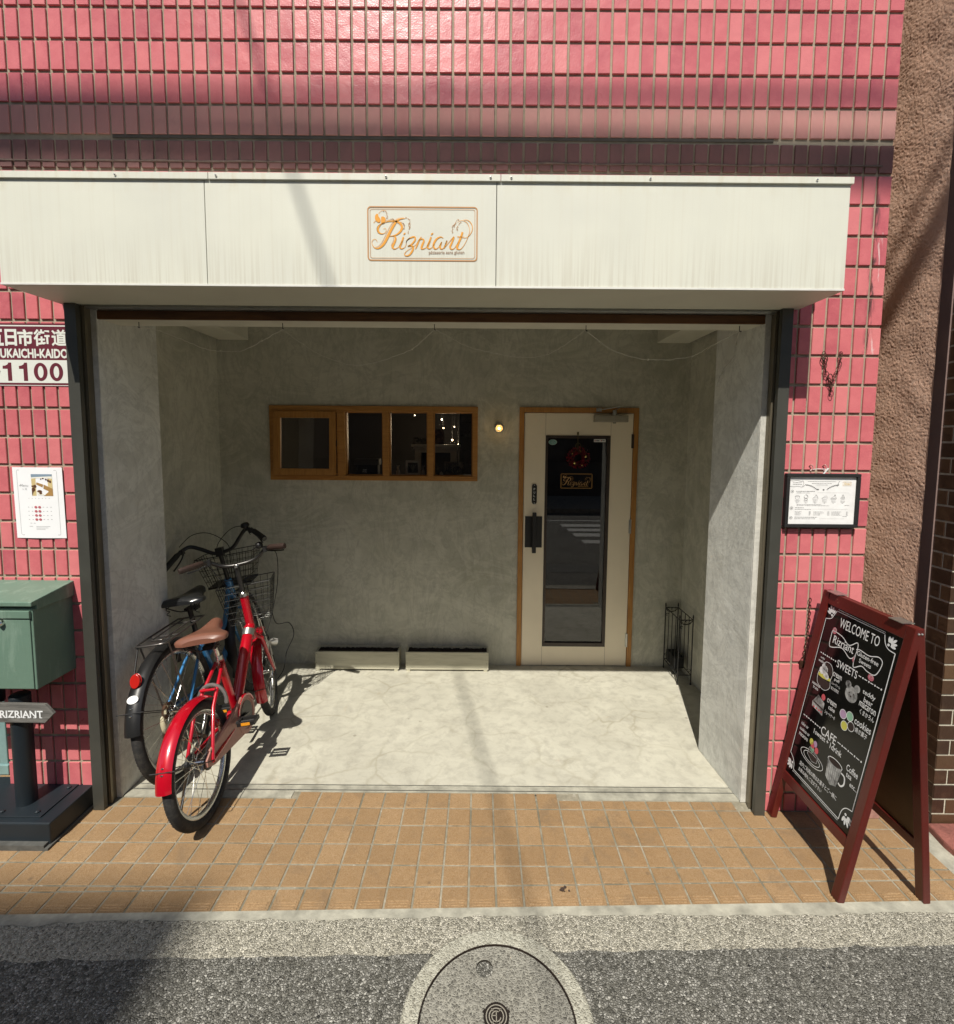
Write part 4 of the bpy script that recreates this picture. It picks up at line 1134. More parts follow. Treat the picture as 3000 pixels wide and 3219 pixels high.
# ------------------------------------------------------------------ wall lamp
lp = thing('wall_lamp', 'small round wall lamp with a lit bare bulb, between window and door', 'lamp', (.158, 1.425, 1.735))
q = MB(); q.lathe([(.033, 1.425), (.033, 1.408), (.029, 1.402), (.020, 1.395), (.019, 1.372), (.016, 1.372)], (.158, 0, 1.738), 1, 28); at(q.build('lamp_base', plain('porcelain', (.60, .57, .48), .3), smooth=35), lp)
q = MB(); q.ball((.158, 1.352, 1.731), .0235, 20, sq=(1, 1.15, 1)); at(q.build('bulb', glass('bulb_glass', 1.3, (.95, .9, .8)), smooth=60), lp)
q = MB(); q.tube([(.158+.0065*cos(a*.9), 1.348+.002*a-.01, 1.731+.008*sin(a*.9)) for a in range(12)], .0012, 5); q.ball((.158, 1.355, 1.731), .005, 8)
at(q.build('filament', emis('lit_filament', (1, .62, .22), 16)), lp)
ld = bpy.data.lights.new('bulb_light', 'POINT'); ld.energy = .05; ld.color = (1, .66, .32); ld.shadow_soft_size = .02
lo = bpy.data.objects.new('bulb_light', ld); COL.objects.link(lo); lo.parent = lp; lo.location = (0, -.10, -.004)

# ------------------------------------------------------------------ planters
PL = m_wood('pale_painted_wood', (.50, .48, .37), (.42, .40, .30), .6, 'X', 2)
for (a, b, lab) in ((-1.137, -.540, 'long cream wooden planter of bare soil, left one against the back wall'), (-.492, .099, 'long cream wooden planter of bare soil, beside the door')):
    pl = thing('planter', lab, 'planter', ((a+b)/2, 1.37, 0), 'planters on the garage floor')
    q = MB(); yf, yb, zt = 1.316, 1.418, .140
    q.box(a, b, yf, yf+.012, .028, zt); at(q.build('front_board', PL, bevel=.0015), pl)
    q = MB(); q.box(a, b, yf-.003, yf+.012, .014, .0275); q.box(a+.006, a+.032, yf-.002, yf+.02, .0, .014); q.box(b-.034, b-.008, yf-.002, yf+.02, .0, .014); q.box(a+.006, a+.032, yb-.03, yb-.01, 0, .014); q.box(b-.034, b-.008, yb-.03, yb-.01, 0, .014)
    q.box(a, b, yf+.012, yb, .014, .0275); at(q.build('foot_board', PL, bevel=.001), pl)
    q = MB(); q.box(a+.0005, b-.0005, yb-.012, yb, .028, zt+.004); at(q.build('back_board', PL, bevel=.0015), pl)
    for (c0, c1) in ((a+.0005, a+.013), (b-.013, b-.0005)):
        q = MB(); q.box(c0, c1, yf+.0125, yb-.0125, .028, zt+.002); at(q.build('end_board', PL, bevel=.0015), pl)
    q = MB(); q.grid(lambda u, v: (a+.012+u*(b-a-.024), yf+.012+v*(yb-yf-.024), zt-.006+.010*noise.noise(Vector((u*40, v*9, a)))+.004*noise.noise(Vector((u*120, v*25, a)))), 90, 12); at(q.build('soil', SOIL), pl)
    q = MB()
    for x in (a+.01, b-.012):
        for z in (.05, .115): q.ball((x, yf-.0005, z+.01), .0022, 6); q.cut()
    for o_ in q.build_each('screw', STEEL): at(o_, pl)

# ------------------------------------------------------------------ iron rack in the corner
rk = thing('iron_rack', 'black wrought-iron rack with scrolls standing in the right rear corner', 'rack', (1.425, 1.28, 0))
x0, x1, y0, y1 = 1.382, 1.472, 1.150, 1.405
q = MB()
for x in (x0, x1):
    for y in (y0, y1):
        q.tube([(x, y, 0), (x, y, .462)], .0042, 8); q.ball((x, y, .468), .0062, 10); q.lathe([(.0035, .472), (.005, .478), (0, .490)], (x, y, 0), 2, 8); q.ball((x, y, .004), .007, 8); q.cut()
for o_ in q.build_each('post', BLACK, smooth=50): at(o_, rk)
q = MB()
for z in (.452, .068):
    for x in (x0, x1): q.tube([(x, y0, z), (x, y1, z)], .0033, 6)
    for y in (y0, y1): q.tube([(x0, y, z), (x1, y, z)], .0033, 6)
    q.cut()
for o_ in q.build_each('rail', BLACK): at(o_, rk)
for x in (x0, x1):
    for k in range(1, 4):
        y = y0+(y1-y0)*k/4; q = MB(); q.tube([(x, y, .068), (x, y, .452)], .0026, 6); at(q.build('upright_bar', BLACK), rk)
def scroll(cx, cz, r0, a0, sgn, y):
    return [(cx+sgn*r0*(1-i*.055)*cos(a0+i*.42), y, cz+r0*(1-i*.055)*sin(a0+i*.42)) for i in range(15)]
for y in (y0, y1):
    q = MB(); q.tube([(x0, y, .45), (x0+.02, y, .425), (x1-.02, y, .425), (x1, y, .45)], .0024, 6)
    q.tube(catmull([(x0, y, .44), (x0+.018, y, .425), (x0+.045, y, .42), (x0+.07, y, .43), (x1, y, .447)], 4), .0022, 6)
    for (cx_, cz_, r_, s_) in ((x0+.018, .44, .010, 1), (x1-.016, .438, .010, -1), (x0+.045, .44, .008, 1), (x0+.012, .398, .012, 1), (x1-.014, .10, .012, -1), (x0+.014, .10, .012, 1)):
        q.tube(scroll(cx_, cz_, r_, .5, s_, y), .0019, 5)
    at(q.build('scroll_panel', BLACK, smooth=60), rk)
q = MB(); q.box(x0+.010, x1-.010, y0+.09, y1-.012, .070, .150); tag(reloc(q.build('black_tray', BLACKM, bevel=.006), (1.427, 1.32, .07)), 'black plastic tray standing inside the iron rack', 'tray')

# ------------------------------------------------------------------ wreath and stickers on the door
wr = thing('wreath', 'dark red berry wreath with gold balls hanging on the door glass', 'wreath', (.718, 1.405, 1.535))
q = MB(); rw = random.Random(8); GOLD = plain('gold_ball', (.75, .60, .22), .2, .9)
mats_w = [plain('dark_red_leaf', (.30, .015, .035), .3, .2), plain('deep_plum_leaf', (.10, .015, .035), .35, .2), plain('dry_twig', (.10, .06, .035), .8)]
for i in range(340):
    a = rw.uniform(0, 2*pi); rr_ = .055+rw.uniform(-.027, .027); c_ = Vector((.718+rr_*cos(a), 1.400-rw.uniform(0, .028), 1.532+rr_*sin(a)*.92))
    u = Vector((rw.uniform(-1, 1), rw.uniform(-1, .3), rw.uniform(-1, 1))).normalized(); w_ = u.orthogonal().normalized(); l = rw.uniform(.007, .015)
    q.add([c_-u*l, c_+w_*l*.45, c_+u*l, c_-w_*l*.45], [(0, 1, 2, 3)], rw.choice((0, 0, 1, 2) if rw.random() < .3 else (0, 0, 1)))
at(q.build('leaves', mats_w), wr)
for (x, z, r_) in ((.765, 1.540, .0085), (.689, 1.494, .0085), (.728, 1.578, .005), (.742, 1.48, .005), (.672, 1.56, .005)):
    q = MB(); q.ball((x, 1.366, z), r_, 12); at(q.build('gold_ball', GOLD, smooth=60), wr)
q = MB(); q.tube([(.718, 1.414, 1.70), (.717, 1.408, 1.65), (.718, 1.398, 1.585)], .0028, 6); q.tube(catmull([(.700, 1.40, 1.60), (.706, 1.398, 1.63), (.73, 1.398, 1.63), (.738, 1.40, 1.60)], 4), .0022, 6); q.box(.711, .724, 1.412, 1.417, 1.693, 1.712)
at(q.build('ribbon', plain('dark_olive_ribbon', (.10, .085, .03), .6)), wr)
q = MB(); fd = lambda x, y: (x, 1.4305, y)
disc(q, .543, 1.639, .030, .019, fd, 0, 24)
q.add([(.835, 1.4305, 1.642), (.918, 1.4305, 1.642), (.918, 1.4305, 1.662), (.835, 1.4305, 1.662)], [(0, 1, 2, 3)], 1)
fd2 = lambda x, y: (x, 1.4300, y)
disc(q, .543, 1.639, .027, .016, fd2, 2, 24)
for k in range(5): rect(q, .529+.004*abs(k-2), .557-.004*abs(k-2), 1.629+k*.0045, 1.631+k*.0045, fd2, 1)
for (x0_, x1_) in ((.840, .847), (.884, .892)): rect(q, x0_, x1_, 1.648, 1.656, fd2, 3)
for (x0_, x1_) in ((.850, .874), (.895, .912)): rect(q, x0_, x1_, 1.649, 1.655, fd2, 4)
tg = q.build('door_stickers', [plain('sticker_rim', (.55, .66, .60), .5), WHITE, plain('sticker_teal', (.25, .47, .42), .5), plain('sticker_red', (.45, .08, .08), .5), GREYP], door)

# ------------------------------------------------------------------ logo (traced strokes), local box 1.54 x .76 -> placed twice
def LP(x, y): return ((x-150)/1540.0, 1-(y-120)/762.0+ (0))
def logo(mb, x0, x1, z0, z1, y, frame_mi=0, fill_mi=1, thin=1.0):
    Wd = x1-x0; Hd = z1-z0
    F = lambda X, Z: (x0+Wd*X, y, z0+Hd*Z)
    K = Wd/1540.0
    def fn(px, py):   # px in traced pixels (frame-aligned, small skew removed)
        py = py-(px-150)*.0145
        return (x0+(px-150)*K, y, z1-(py-120)*K*(Hd/(745*K)))
    def rr(m_, w_, mi):
        a, b, c_, d, r_ = 160+m_, 1680-m_, 128+m_, 868-m_-5, 45-m_*.5
        P = []
        for (cx_, cy_, a0) in ((b-r_, c_+r_, -90), (b-r_, d-r_, 0), (a+r_, d-r_, 90), (a+r_, c_+r_, 180)):
            for k in range(7): t_ = radians(a0+k*15); P.append((cx_+r_*cos(t_), cy_+r_*sin(t_)))
        P = [(p[0], p[1]+(p[0]-150)*.0145) for p in P]
        stroke(mb, P, w_, fn, mi, closed=True, smooth=False)
    rr(0, 17*thin, 0); rr(31, 6*thin, 0)
    def S_(pts, w_=8, mi=1): stroke(mb, pts, w_*thin, fn, mi, k=6)
    # capital R: stem, bowl, leg, flourish
    S_([(680, 292, 6), (610, 300, 14), (560, 330, 26), (515, 390, 36), (470, 470, 38), (420, 570, 38), (370, 650, 34), (310, 698, 22), (255, 695, 12), (222, 655, 7), (214, 615, 6), (235, 580, 6), (268, 578, 6), (288, 610, 6)], 8)
    S_([(665, 285, 5), (590, 290, 6), (530, 325, 6), (480, 380, 5), (430, 470, 5), (385, 560, 5), (345, 630, 5), (300, 672, 5), (262, 682, 4)], 5)
    S_([(400, 345, 8), (450, 330, 14), (520, 328, 20), (590, 345, 28), (632, 395, 32), (625, 450, 30), (580, 500, 22), (520, 528, 14), (455, 535, 8)], 8)
    S_([(400, 345, 7), (340, 370, 16), (300, 420, 30), (305, 470, 28), (345, 500, 14), (395, 490, 7), (415, 455, 6), (400, 425, 6), (376, 435, 5)], 8)
    S_([(352, 365, 4), (300, 395, 5), (285, 440, 5), (300, 490, 5)], 5)
    S_([(520, 530, 12), (545, 560, 26), (530, 620, 28), (505, 670, 28), (515, 705, 20), (545, 708, 10), (600, 670, 6), (640, 600, 6)], 8)
    S_([(515, 545, 4), (510, 600, 4), (485, 660, 5), (492, 700, 5)], 5)
    # i
    S_([(655, 545, 20), (630, 620, 26), (605, 680, 26), (625, 708, 14), (670, 690, 7), (690, 650, 6), (700, 600, 8), (745, 560, 10)], 8)
    S_([(655, 515, 8), (668, 502, 20), (684, 492, 8)], 8)
    # z
    S_([(690, 640, 6), (705, 590, 10), (760, 555, 18), (810, 548, 20), (815, 590, 22), (765, 650, 18), (715, 675, 10), (760, 668, 20), (790, 690, 24), (775, 745, 26), (735, 795, 20), (690, 808, 14), (668, 785, 10), (700, 740, 7), (770, 695, 6), (830, 650, 6), (870, 590, 6)], 8)
    # r
    S_([(905, 545, 8), (875, 590, 18), (845, 660, 20), (820, 715, 10)], 8); S_([(875, 590, 8), (915, 575, 16), (940, 600, 22), (915, 660, 28), (905, 705, 24), (935, 712, 12), (985, 680, 6), (1020, 610, 6)], 8)
    # i
    S_([(1040, 548, 20), (1015, 620, 26), (990, 680, 26), (1010, 712, 14), (1050, 695, 7), (1085, 650, 6)], 8); S_([(1038, 522, 8), (1052, 508, 22), (1070, 494, 8)], 8)
    # a
    S_([(1210, 565, 7), (1170, 550, 14), (1115, 580, 24), (1075, 650, 28), (1085, 705, 22), (1120, 712, 10), (1160, 670, 6), (1190, 620, 8)], 8)
    S_([(1188, 620, 16), (1165, 680, 26), (1180, 715, 16), (1215, 700, 8), (1260, 600, 8)], 8)
    # n
    S_([(1262, 600, 16), (1245, 650, 20), (1222, 708, 12)], 8); S_([(1235, 690, 6), (1290, 625, 7), (1345, 560, 12), (1358, 560, 18), (1330, 630, 24), (1305, 690, 26), (1330, 722, 14), (1370, 700, 7), (1420, 620, 6)], 8)
    # t with loops
    S_([(1478, 485, 26), (1455, 560, 28), (1425, 630, 28), (1402, 700, 26), (1425, 722, 16), (1460, 715, 8), (1510, 650, 6), (1560, 540, 6), (1575, 450, 6), (1545, 365, 7), (1490, 330, 6), (1440, 330, 5), (1405, 350, 4)], 8)
    S_([(1405, 545, 8), (1455, 553, 8), (1520, 565, 6), (1570, 535, 7), (1610, 470, 9), (1612, 400, 10), (1580, 345, 9), (1535, 320, 7), (1490, 320, 5)], 8); S_([(1408, 562, 4), (1500, 545, 4)], 5)
    # orchid-like blossom and sprays of dots
    def B_(pts): mb.add([fn(*p) for p in catmull([(a, b, 0) for a, b in pts], 4, True) for p in [(p.x, p.y)]], [tuple(range(4*len(pts)))], 1)
    B_([(268, 240), (300, 228), (310, 262), (335, 300), (325, 345), (285, 335), (260, 295)]); B_([(350, 268), (385, 268), (408, 295), (400, 335), (375, 365), (345, 350), (345, 305)])
    S_([(240, 352), (270, 318)], 6); S_([(310, 225), (335, 195), (375, 180), (420, 190)], 5); S_([(410, 318), (450, 312), (490, 300), (535, 318)], 4)
    rg = random.Random(6)
    for path in ([(375, 190), (420, 205), (430, 250), (425, 290)], [(690, 275), (725, 300), (750, 350), (750, 400), (735, 440), (715, 500)], [(735, 350), (730, 380), (745, 420)], [(650, 355), (665, 390), (655, 435)],
                 [(1425, 312), (1390, 345), (1360, 385), (1340, 410), (1340, 450), (1335, 490)], [(1450, 345), (1420, 385), (1405, 430), (1402, 455)], [(1375, 365), (1365, 415)], [(620, 345), (650, 360), (668, 385)], [(430, 318), (500, 300), (520, 320)]):
        for p in catmull([(a, b, 0) for a, b in path], 3):
            c_ = rg.random()*pi; l = 8
            x_, y_ = p.x+rg.uniform(-7, 7), p.y+rg.uniform(-7, 7)
            S_([(x_-l*cos(c_), y_-l*sin(c_), 3), (x_, y_, 9), (x_+l*cos(c_), y_+l*sin(c_), 3)], 6, 0)
    return fn
q = MB(); fnl = logo(q, -.379, .015, 2.2875, 2.4735, CY-.0014)
vs_ = lambda X, Y: fnl(X, Y)
put_text(q, 'pâtisserie sans gluten', lambda x, y: fnl(x, -y), 1008, 1505, -800, -742, .012, 2)
q.build('logo_lettering', [ORANGE2, ORANGE, plain('grey_brown_letters', (.30, .19, .12), .5)], canopy)
q = MB(); fnd = logo(q, .605, .831, 1.3105, 1.416, 1.4300, thin=1.15)
put_text(q, 'pâtisserie sans gluten', lambda x, y: fnd(x, -y), 1008, 1505, -800, -742, .012, 0)
q.build('door_logo', [plain('gold_door_ink', (.50, .27, .07), .5), plain('gold_door_ink_soft', (.55, .32, .12), .5)], door)

# ------------------------------------------------------------------ fairy-light string on hooks under the lintel
fl = thing('fairy_light_string', 'thin clear fairy-light wire with tiny stars hung in swags under the lintel', 'string lights', (-.15, .13, 2.14))
FWm = plain('clear_wire', (.60, .58, .50), .35)
hk = [(-1.468, .112), (-.839, .112), (-.175, .112), (.488, .112), (1.153, .10)]
path_sets = [
    [(-1.468, .115, 2.13), (-1.40, .14, 2.118), (-1.30, .17, 2.085), (-1.22, .20, 2.055), (-1.12, .22, 2.045), (-1.02, .16, 2.048), (-.93, .13, 2.085), (-.839, .115, 2.13)],
    [(-.839, .115, 2.13), (-.77, .14, 2.075), (-.68, .15, 2.02), (-.56, .15, 1.985), (-.46, .15, 1.984), (-.36, .15, 2.02), (-.27, .14, 2.06), (-.175, .115, 2.13)],
    [(-.175, .115, 2.13), (-.12, .14, 2.105), (-.03, .15, 2.068), (.05, .15, 2.045), (.16, .15, 2.024), (.25, .15, 2.022), (.34, .15, 2.04), (.43, .13, 2.09), (.488, .115, 2.13)],
    [(.488, .115, 2.13), (.55, .14, 2.095), (.62, .15, 2.05), (.72, .15, 2.024), (.82, .15, 2.012), (.90, .15, 2.015), (.98, .15, 2.035), (1.07, .15, 2.083), (1.153, .105, 2.13)],
    [(1.156, .105, 2.13), (1.165, .14, 2.085), (1.155, .15, 2.03), (1.12, .15, 1.975), (1.10, .15, 1.93), (1.088, .15, 1.895)]]
q = MB(); q_st = MB(); rf = random.Random(9)
for ps in path_sets:
    c_ = catmull([(a+rf.uniform(-.004, .004), b, z+rf.uniform(-.005, .005)) for a, b, z in ps], 8)
    c_ = [p+Vector((rf.uniform(-.0015, .0015), 0, rf.uniform(-.0018, .0018))) for p in c_]
    q.tube(c_, .0015, 5)
    for i in range(9, len(c_)-3, 19):
        p = c_[i]; n = 10
        q_st.add([(p.x+(.0065 if k % 2 == 0 else .0028)*cos(k*pi/5+.3), p.y-.002, p.z+(.0065 if k % 2 == 0 else .0028)*sin(k*pi/5+.3)) for k in range(n)]+[(p.x, p.y-.005, p.z)], [(k, (k+1) % n, n) for k in range(n)]); q_st.cut()
at(q.build('wire', FWm), fl)
for o_ in q_st.build_each('star_bulb', plain('pale_star', (.60, .58, .48), .4)): at(o_, fl)
for (x, y) in hk:
    q = MB(); q.tube([(x, y, 2.16), (x, y, 2.135)]+[(x+.005*sin(a*.5), y-.005+.005*cos(a*.5), 2.130-.004*sin(a*.5)) for a in range(7)], .0017, 6); at(q.build('hook', BLACK), fl)

# ------------------------------------------------------------------ manhole
MC = Vector((.091, -.838, 0))
mh = thing('manhole_cover', 'round concrete manhole cover with a keyhole and a cast emblem in the kerb strip', 'manhole cover', tuple(MC))
q = MB(); q.lathe([(.226, -.02), (.226, .0045), (.272, .0055), (.276, .002), (.276, -.02)], tuple(MC), 2, 96, closed=True)
at(q.build('ring', m_aggregate('ring_concrete', (.2, .19, .15), (.36, .35, .28), (.46, .45, .37), (.47, .46, .38), .9, 120, bump=.002).m, smooth=40), mh)
q = MB(); q.lathe([(.2255, -.015), (.2255, .0052), (.2225, .0052), (.2225, -.015)], tuple(MC), 2, 96, closed=True); at(q.build('iron_rim', plain('rusted_rim', (.035, .022, .015), .7, .3, .5, 40)), mh)
q = MB(); q.lathe([(.2225, -.0075), (0, -.0075)], tuple(MC), 2, 64, caps=False); at(q.build('gap', plain('gap_dark', (.015, .012, .008), .95)), mh)  # near-black disc below the gap round the cover
HC = Vector((.056, -.688)); hr = .0265
q = MB(); n = 72
vs = []; fs = []
for k in range(n):
    a = 2*pi*k/n; vs.append((MC.x+.2185*cos(a), MC.y+.2185*sin(a), .0048))
for k in range(n):
    a = 2*pi*k/n; vs.append((HC.x+hr*cos(a), HC.y+hr*sin(a), .0048))
for k in range(n): j = (k+1) % n; fs.append((k, j, n+j, n+k))
q.add(vs, fs); q.lathe([(.2185, .0048), (.2190, -.006)], tuple(MC), 2, 72, caps=False)
at(q.build('cover_slab', COVER), mh)
q = MB(); q.lathe([(hr, .0048), (hr, -.028), (0, -.028)], (HC.x, HC.y, 0), 2, 32, caps=False); at(q.build('keyhole', plain('keyhole_dark', (.045, .035, .022), .9, var=.6, vs=90, bumpd=.004)), mh)  # hole lined in dark mottled brown
q = MB(); EC = (.089, -.818)
IRON = plain('cast_iron', (.035, .026, .022), .6, .5, .4, 60)
CONC = plain('emblem_concrete', (.28, .26, .21), .9)
q.lathe([(.037, .004), (.037, .0062), (0, .0062)], (EC[0], EC[1], 0), 2, 40)
fe = lambda x, y: (EC[0]+x, EC[1]+y, .0066)
for r_ in (.029, .0205): stroke(q, [(r_*cos(a*pi/12), r_*sin(a*pi/12)) for a in range(24)], .0028, fe, 1, closed=True)
stroke(q, [(.013*cos(radians(60+a*24)), .013*sin(radians(60+a*24))) for a in range(13)], .0026, fe, 1)
stroke(q, [(0, .013), (0, -.013)], .0026, fe, 1, smooth=False); stroke(q, [(-.0125, .002), (0, .002)], .0022, fe, 1, smooth=False)
for a in (55, 125, 235, 305): stroke(q, [(.016*cos(radians(a)), .016*sin(radians(a))), (.024*cos(radians(a)), .024*sin(radians(a)))], .0024, fe, 1, smooth=False)
poly(q, [(-.041, .012), (-.033, .02), (-.033, .004)], lambda x, y: (EC[0]+x, EC[1]+y, .0060)); poly(q, [(.041, .012), (.033, .02), (.033, .004)], lambda x, y: (EC[0]+x, EC[1]+y, .0060))
at(q.build('emblem', [IRON, CONC]), mh)

# dry leaf crumbs on a nosing tile
q = MB(); rl = random.Random(14)
for (x, y, s_) in ((.345, -.410, .011), (.356, -.402, .008), (.337, -.413, .006), (.368, -.416, .005), (.351, -.418, .004), (.30, .075, .005)):
    a = rl.random()*6; n = 7
    q.add([(x+s_*(.6+.4*rl.random())*cos(a+k*2*pi/n), y+s_*(.6+.4*rl.random())*sin(a+k*2*pi/n), .003+.004*rl.random()) for k in range(n)], [tuple(range(n))])
tag(reloc(q.build('dry_leaf', plain('dry_leaf', (.05, .03, .02), .8)), (.35, -.41, 0)), 'crumbled dark dry leaf on a ribbed pavement tile, right of the manhole', 'leaf')

# ------------------------------------------------------------------ things inside the window
IV = plain('ivory_ceramic', (.80, .76, .66), .4, .1); SH = 1.385
def deer(x, lab):
    q = MB(); q.lathe([(.014, 0), (.016, .012), (.013, .028), (.006, .042), (.0045, .052), (0, .056)], (x, 1.60, SH), 2, 14); q.ball((x-.004, 1.594, SH+.052), .006, 10)
    for s_ in (-1, 1):
        q.tube([(x, 1.60, SH+.056), (x+s_*.006, 1.60, SH+.064), (x+s_*.010, 1.60, SH+.072)], .0013, 5); q.tube([(x+s_*.006, 1.60, SH+.064), (x+s_*.004, 1.6, SH+.072)], .001, 5)
    tag(reloc(q.build('reindeer_figurine', IV, smooth=60), (x, 1.6, SH)), lab, 'figurine', 'reindeer figurines on the window shelf')
deer(-.585, 'small white reindeer figurine left of the little picture frame'); deer(-.398, 'small white reindeer figurine right of the little picture frame')
pf_ = thing('picture_frame', 'small white picture frame with leaf print inside the window', 'picture frame', (-.475, 1.60, SH))
q = MB()
for (a, b, c_, d) in ((-.528, -.422, 1.478, 1.494), (-.528, -.422, SH, SH+.016), (-.528, -.512, SH+.016, 1.478), (-.438, -.422, SH+.016, 1.478)): q.box(a, b, 1.595, 1.607, c_, d)
at(q.build('frame', IV, bevel=.002), pf_)
q = MB(); q.box(-.512, -.438, 1.601, 1.604, SH+.016, 1.478); at(q.build('backing', plain('dark_backing', (.06, .055, .045), .6)), pf_)
q = MB()
for a in (-.9, -.4, .1, .6): 
    stroke(q, [(-.475, 1.41), (-.475+.012*a, 1.435), (-.475+.035*a, 1.462)], .006, lambda x, y: (x, 1.6005, y))
at(q.build('leaf_print', plain('leaf_print', (.40, .38, .30), .6)), pf_)
ws = thing('wooden_sign', 'small whitewashed sign block with dark letters inside the window', 'sign', (-.167, 1.60, SH))
q = MB(); q.box(-.242, -.091, 1.594, 1.606, SH+.004, 1.486); at(q.build('block', plain('whitewashed_wood', (.36, .31, .22), .7, .4, 40), bevel=.002), ws)
q = MB(); put_text(q, 'YES WE', lambda x, y: (x, 1.5936, y), -.230, -.130, 1.462, 1.478, .02); put_text(q, 'ARE OPEN', lambda x, y: (x, 1.5936, y), -.232, -.102, 1.405, 1.448, .02); at(q.build('sign_lettering', BLACKM), ws)
q = MB(); q.lathe([(.013, 0), (.015, .014), (.010, .035), (.009, .05), (.011, .06), (.004, .07), (0, .071)], (-.295, 1.6, SH), 2, 14)
tag(reloc(q.build('striped_figurine', plain('grey_brown_ceramic', (.22, .18, .13), .5, .4, 90), smooth=60), (-.295, 1.6, SH)), 'dark striped figurine beside the sign block inside the window', 'figurine')
q = MB(); q.box(-.275, -.248, 1.594, 1.606, SH, SH+.020); q.lathe([(.006, SH+.02), (.004, SH+.028)], (-.262, 1.6, 0), 2, 8)
tag(reloc(q.build('tiny_house', IV), (-.26, 1.6, SH)), 'tiny white block ornament between the striped figurine and the sign block', 'ornament')
q = MB(); q.lathe([(.009, 0), (.011, .012), (.007, .022), (0, .026)], (-.645, 1.6, SH), 2, 12); tag(reloc(q.build('tiny_pot', plain('brown_pot', (.10, .07, .045), .6), smooth=50), (-.645, 1.6, SH)), 'tiny brown pot at the left end of the window ornaments', 'pot')
mt_ = thing('mantelpiece', 'white mantelpiece with a moulded shelf inside the dim shop', 'mantelpiece', (-.32, 1.95, 0))
q = MB(); my = 1.95
q.box(-.53, -.135, my-.04, my+.12, 1.590, 1.612); q.box(-.515, -.150, my-.025, my+.12, 1.572, 1.590); q.box(-.505, -.160, my-.015, my+.1, 1.545, 1.572)
at(q.build('shelf', IV, bevel=.003), mt_)
for (a, b) in ((-.505, -.455), (-.215, -.160)):
    q = MB(); q.box(a, b, my-.012, my+.1, .0, 1.545); q.box(a+.012, b-.012, my-.018, my-.012, .1, 1.53); at(q.build('upright', IV, bevel=.002), mt_)
q = MB(); q.box(-.455, -.215, my+.06, my+.09, 0, 1.545); at(q.build('screen', plain('grey_linen', (.10, .095, .08), .8)), mt_)
q = MB(); q.box(-.36, -.27, my-.01, my+.05, 1.6125, 1.735); tag(reloc(q.build('card_box', plain('brown_card', (.20, .10, .06), .7, .4, 20), bevel=.002), (-.31, my, 1.61)), 'brown card box standing on the white mantelpiece', 'box')
q = MB(); rv = random.Random(3)
for i in range(60):
    c_ = Vector((-.45+rv.uniform(-.07, .07), my+.02+rv.uniform(-.03, .03), 1.615+rv.uniform(0, .05))); u = Vector((rv.uniform(-1, 1), rv.uniform(-1, 1), rv.uniform(-.3, 1))).normalized(); w_ = u.orthogonal().normalized(); q.add([c_-u*.015, c_+w_*.006, c_+u*.015, c_-w_*.006], [(0, 1, 2, 3)])
tag(reloc(q.build('dried_flowers', plain('dried_leaf_grey', (.12, .12, .09), .8)), (-.45, my, 1.61)), 'small heap of dried grey leaves on the white mantelpiece', 'dried leaves')
q = MB(); q.box(-.932, -.740, 1.66, 1.75, 1.455, 1.500); q.box(-.918, -.75, 1.662, 1.748, 1.386, 1.455, 1); q.ball((-.752, 1.656, 1.492), .005, 8, 1); q.tube([(-.90, 1.655, 1.45), (-.905, 1.65, 1.43), (-.898, 1.65, 1.41)], .003, 6)
tag(reloc(q.build('card_printer', [plain('grey_plastic', (.09, .09, .085), .5), BLACK], bevel=.003), (-.84, 1.7, SH)), 'grey and black counter device on the shelf behind the second pane', 'device')
q = MB(); fg = lambda x, y: (x, 1.453, y)
for k in range(2): put_text(q, 'WiFi' if k == 0 else 'Free', fg, -.815, -.785, 1.425-k*.013, 1.434-k*.013, .01)
q.build('window_sticker', plain('white_sticker', (.35, .35, .35), .5), win)
rr_ = thing('glass_cabinet', 'dim grey cabinet with shelves at the right inside the shop', 'cabinet', (-.02, 2.4, 0))
q = MB(); q.box(-.16, .16, 2.4, 2.7, 0, 1.95); at(q.build('carcass', plain('dim_cabinet', (.05, .05, .048), .6)), rr_)
q = MB()
for z in (1.42, 1.55, 1.68, 1.80): q.box(-.15, .15, 2.385, 2.4, z, z+.012)
for i in range(9): q.box(-.145+i*.031, -.128+i*.031, 2.38, 2.398, 1.692, 1.73+.02*(i % 3))
at(q.build('shelf_contents', plain('dim_grey', (.14, .14, .13), .6, .5, 30)), rr_)
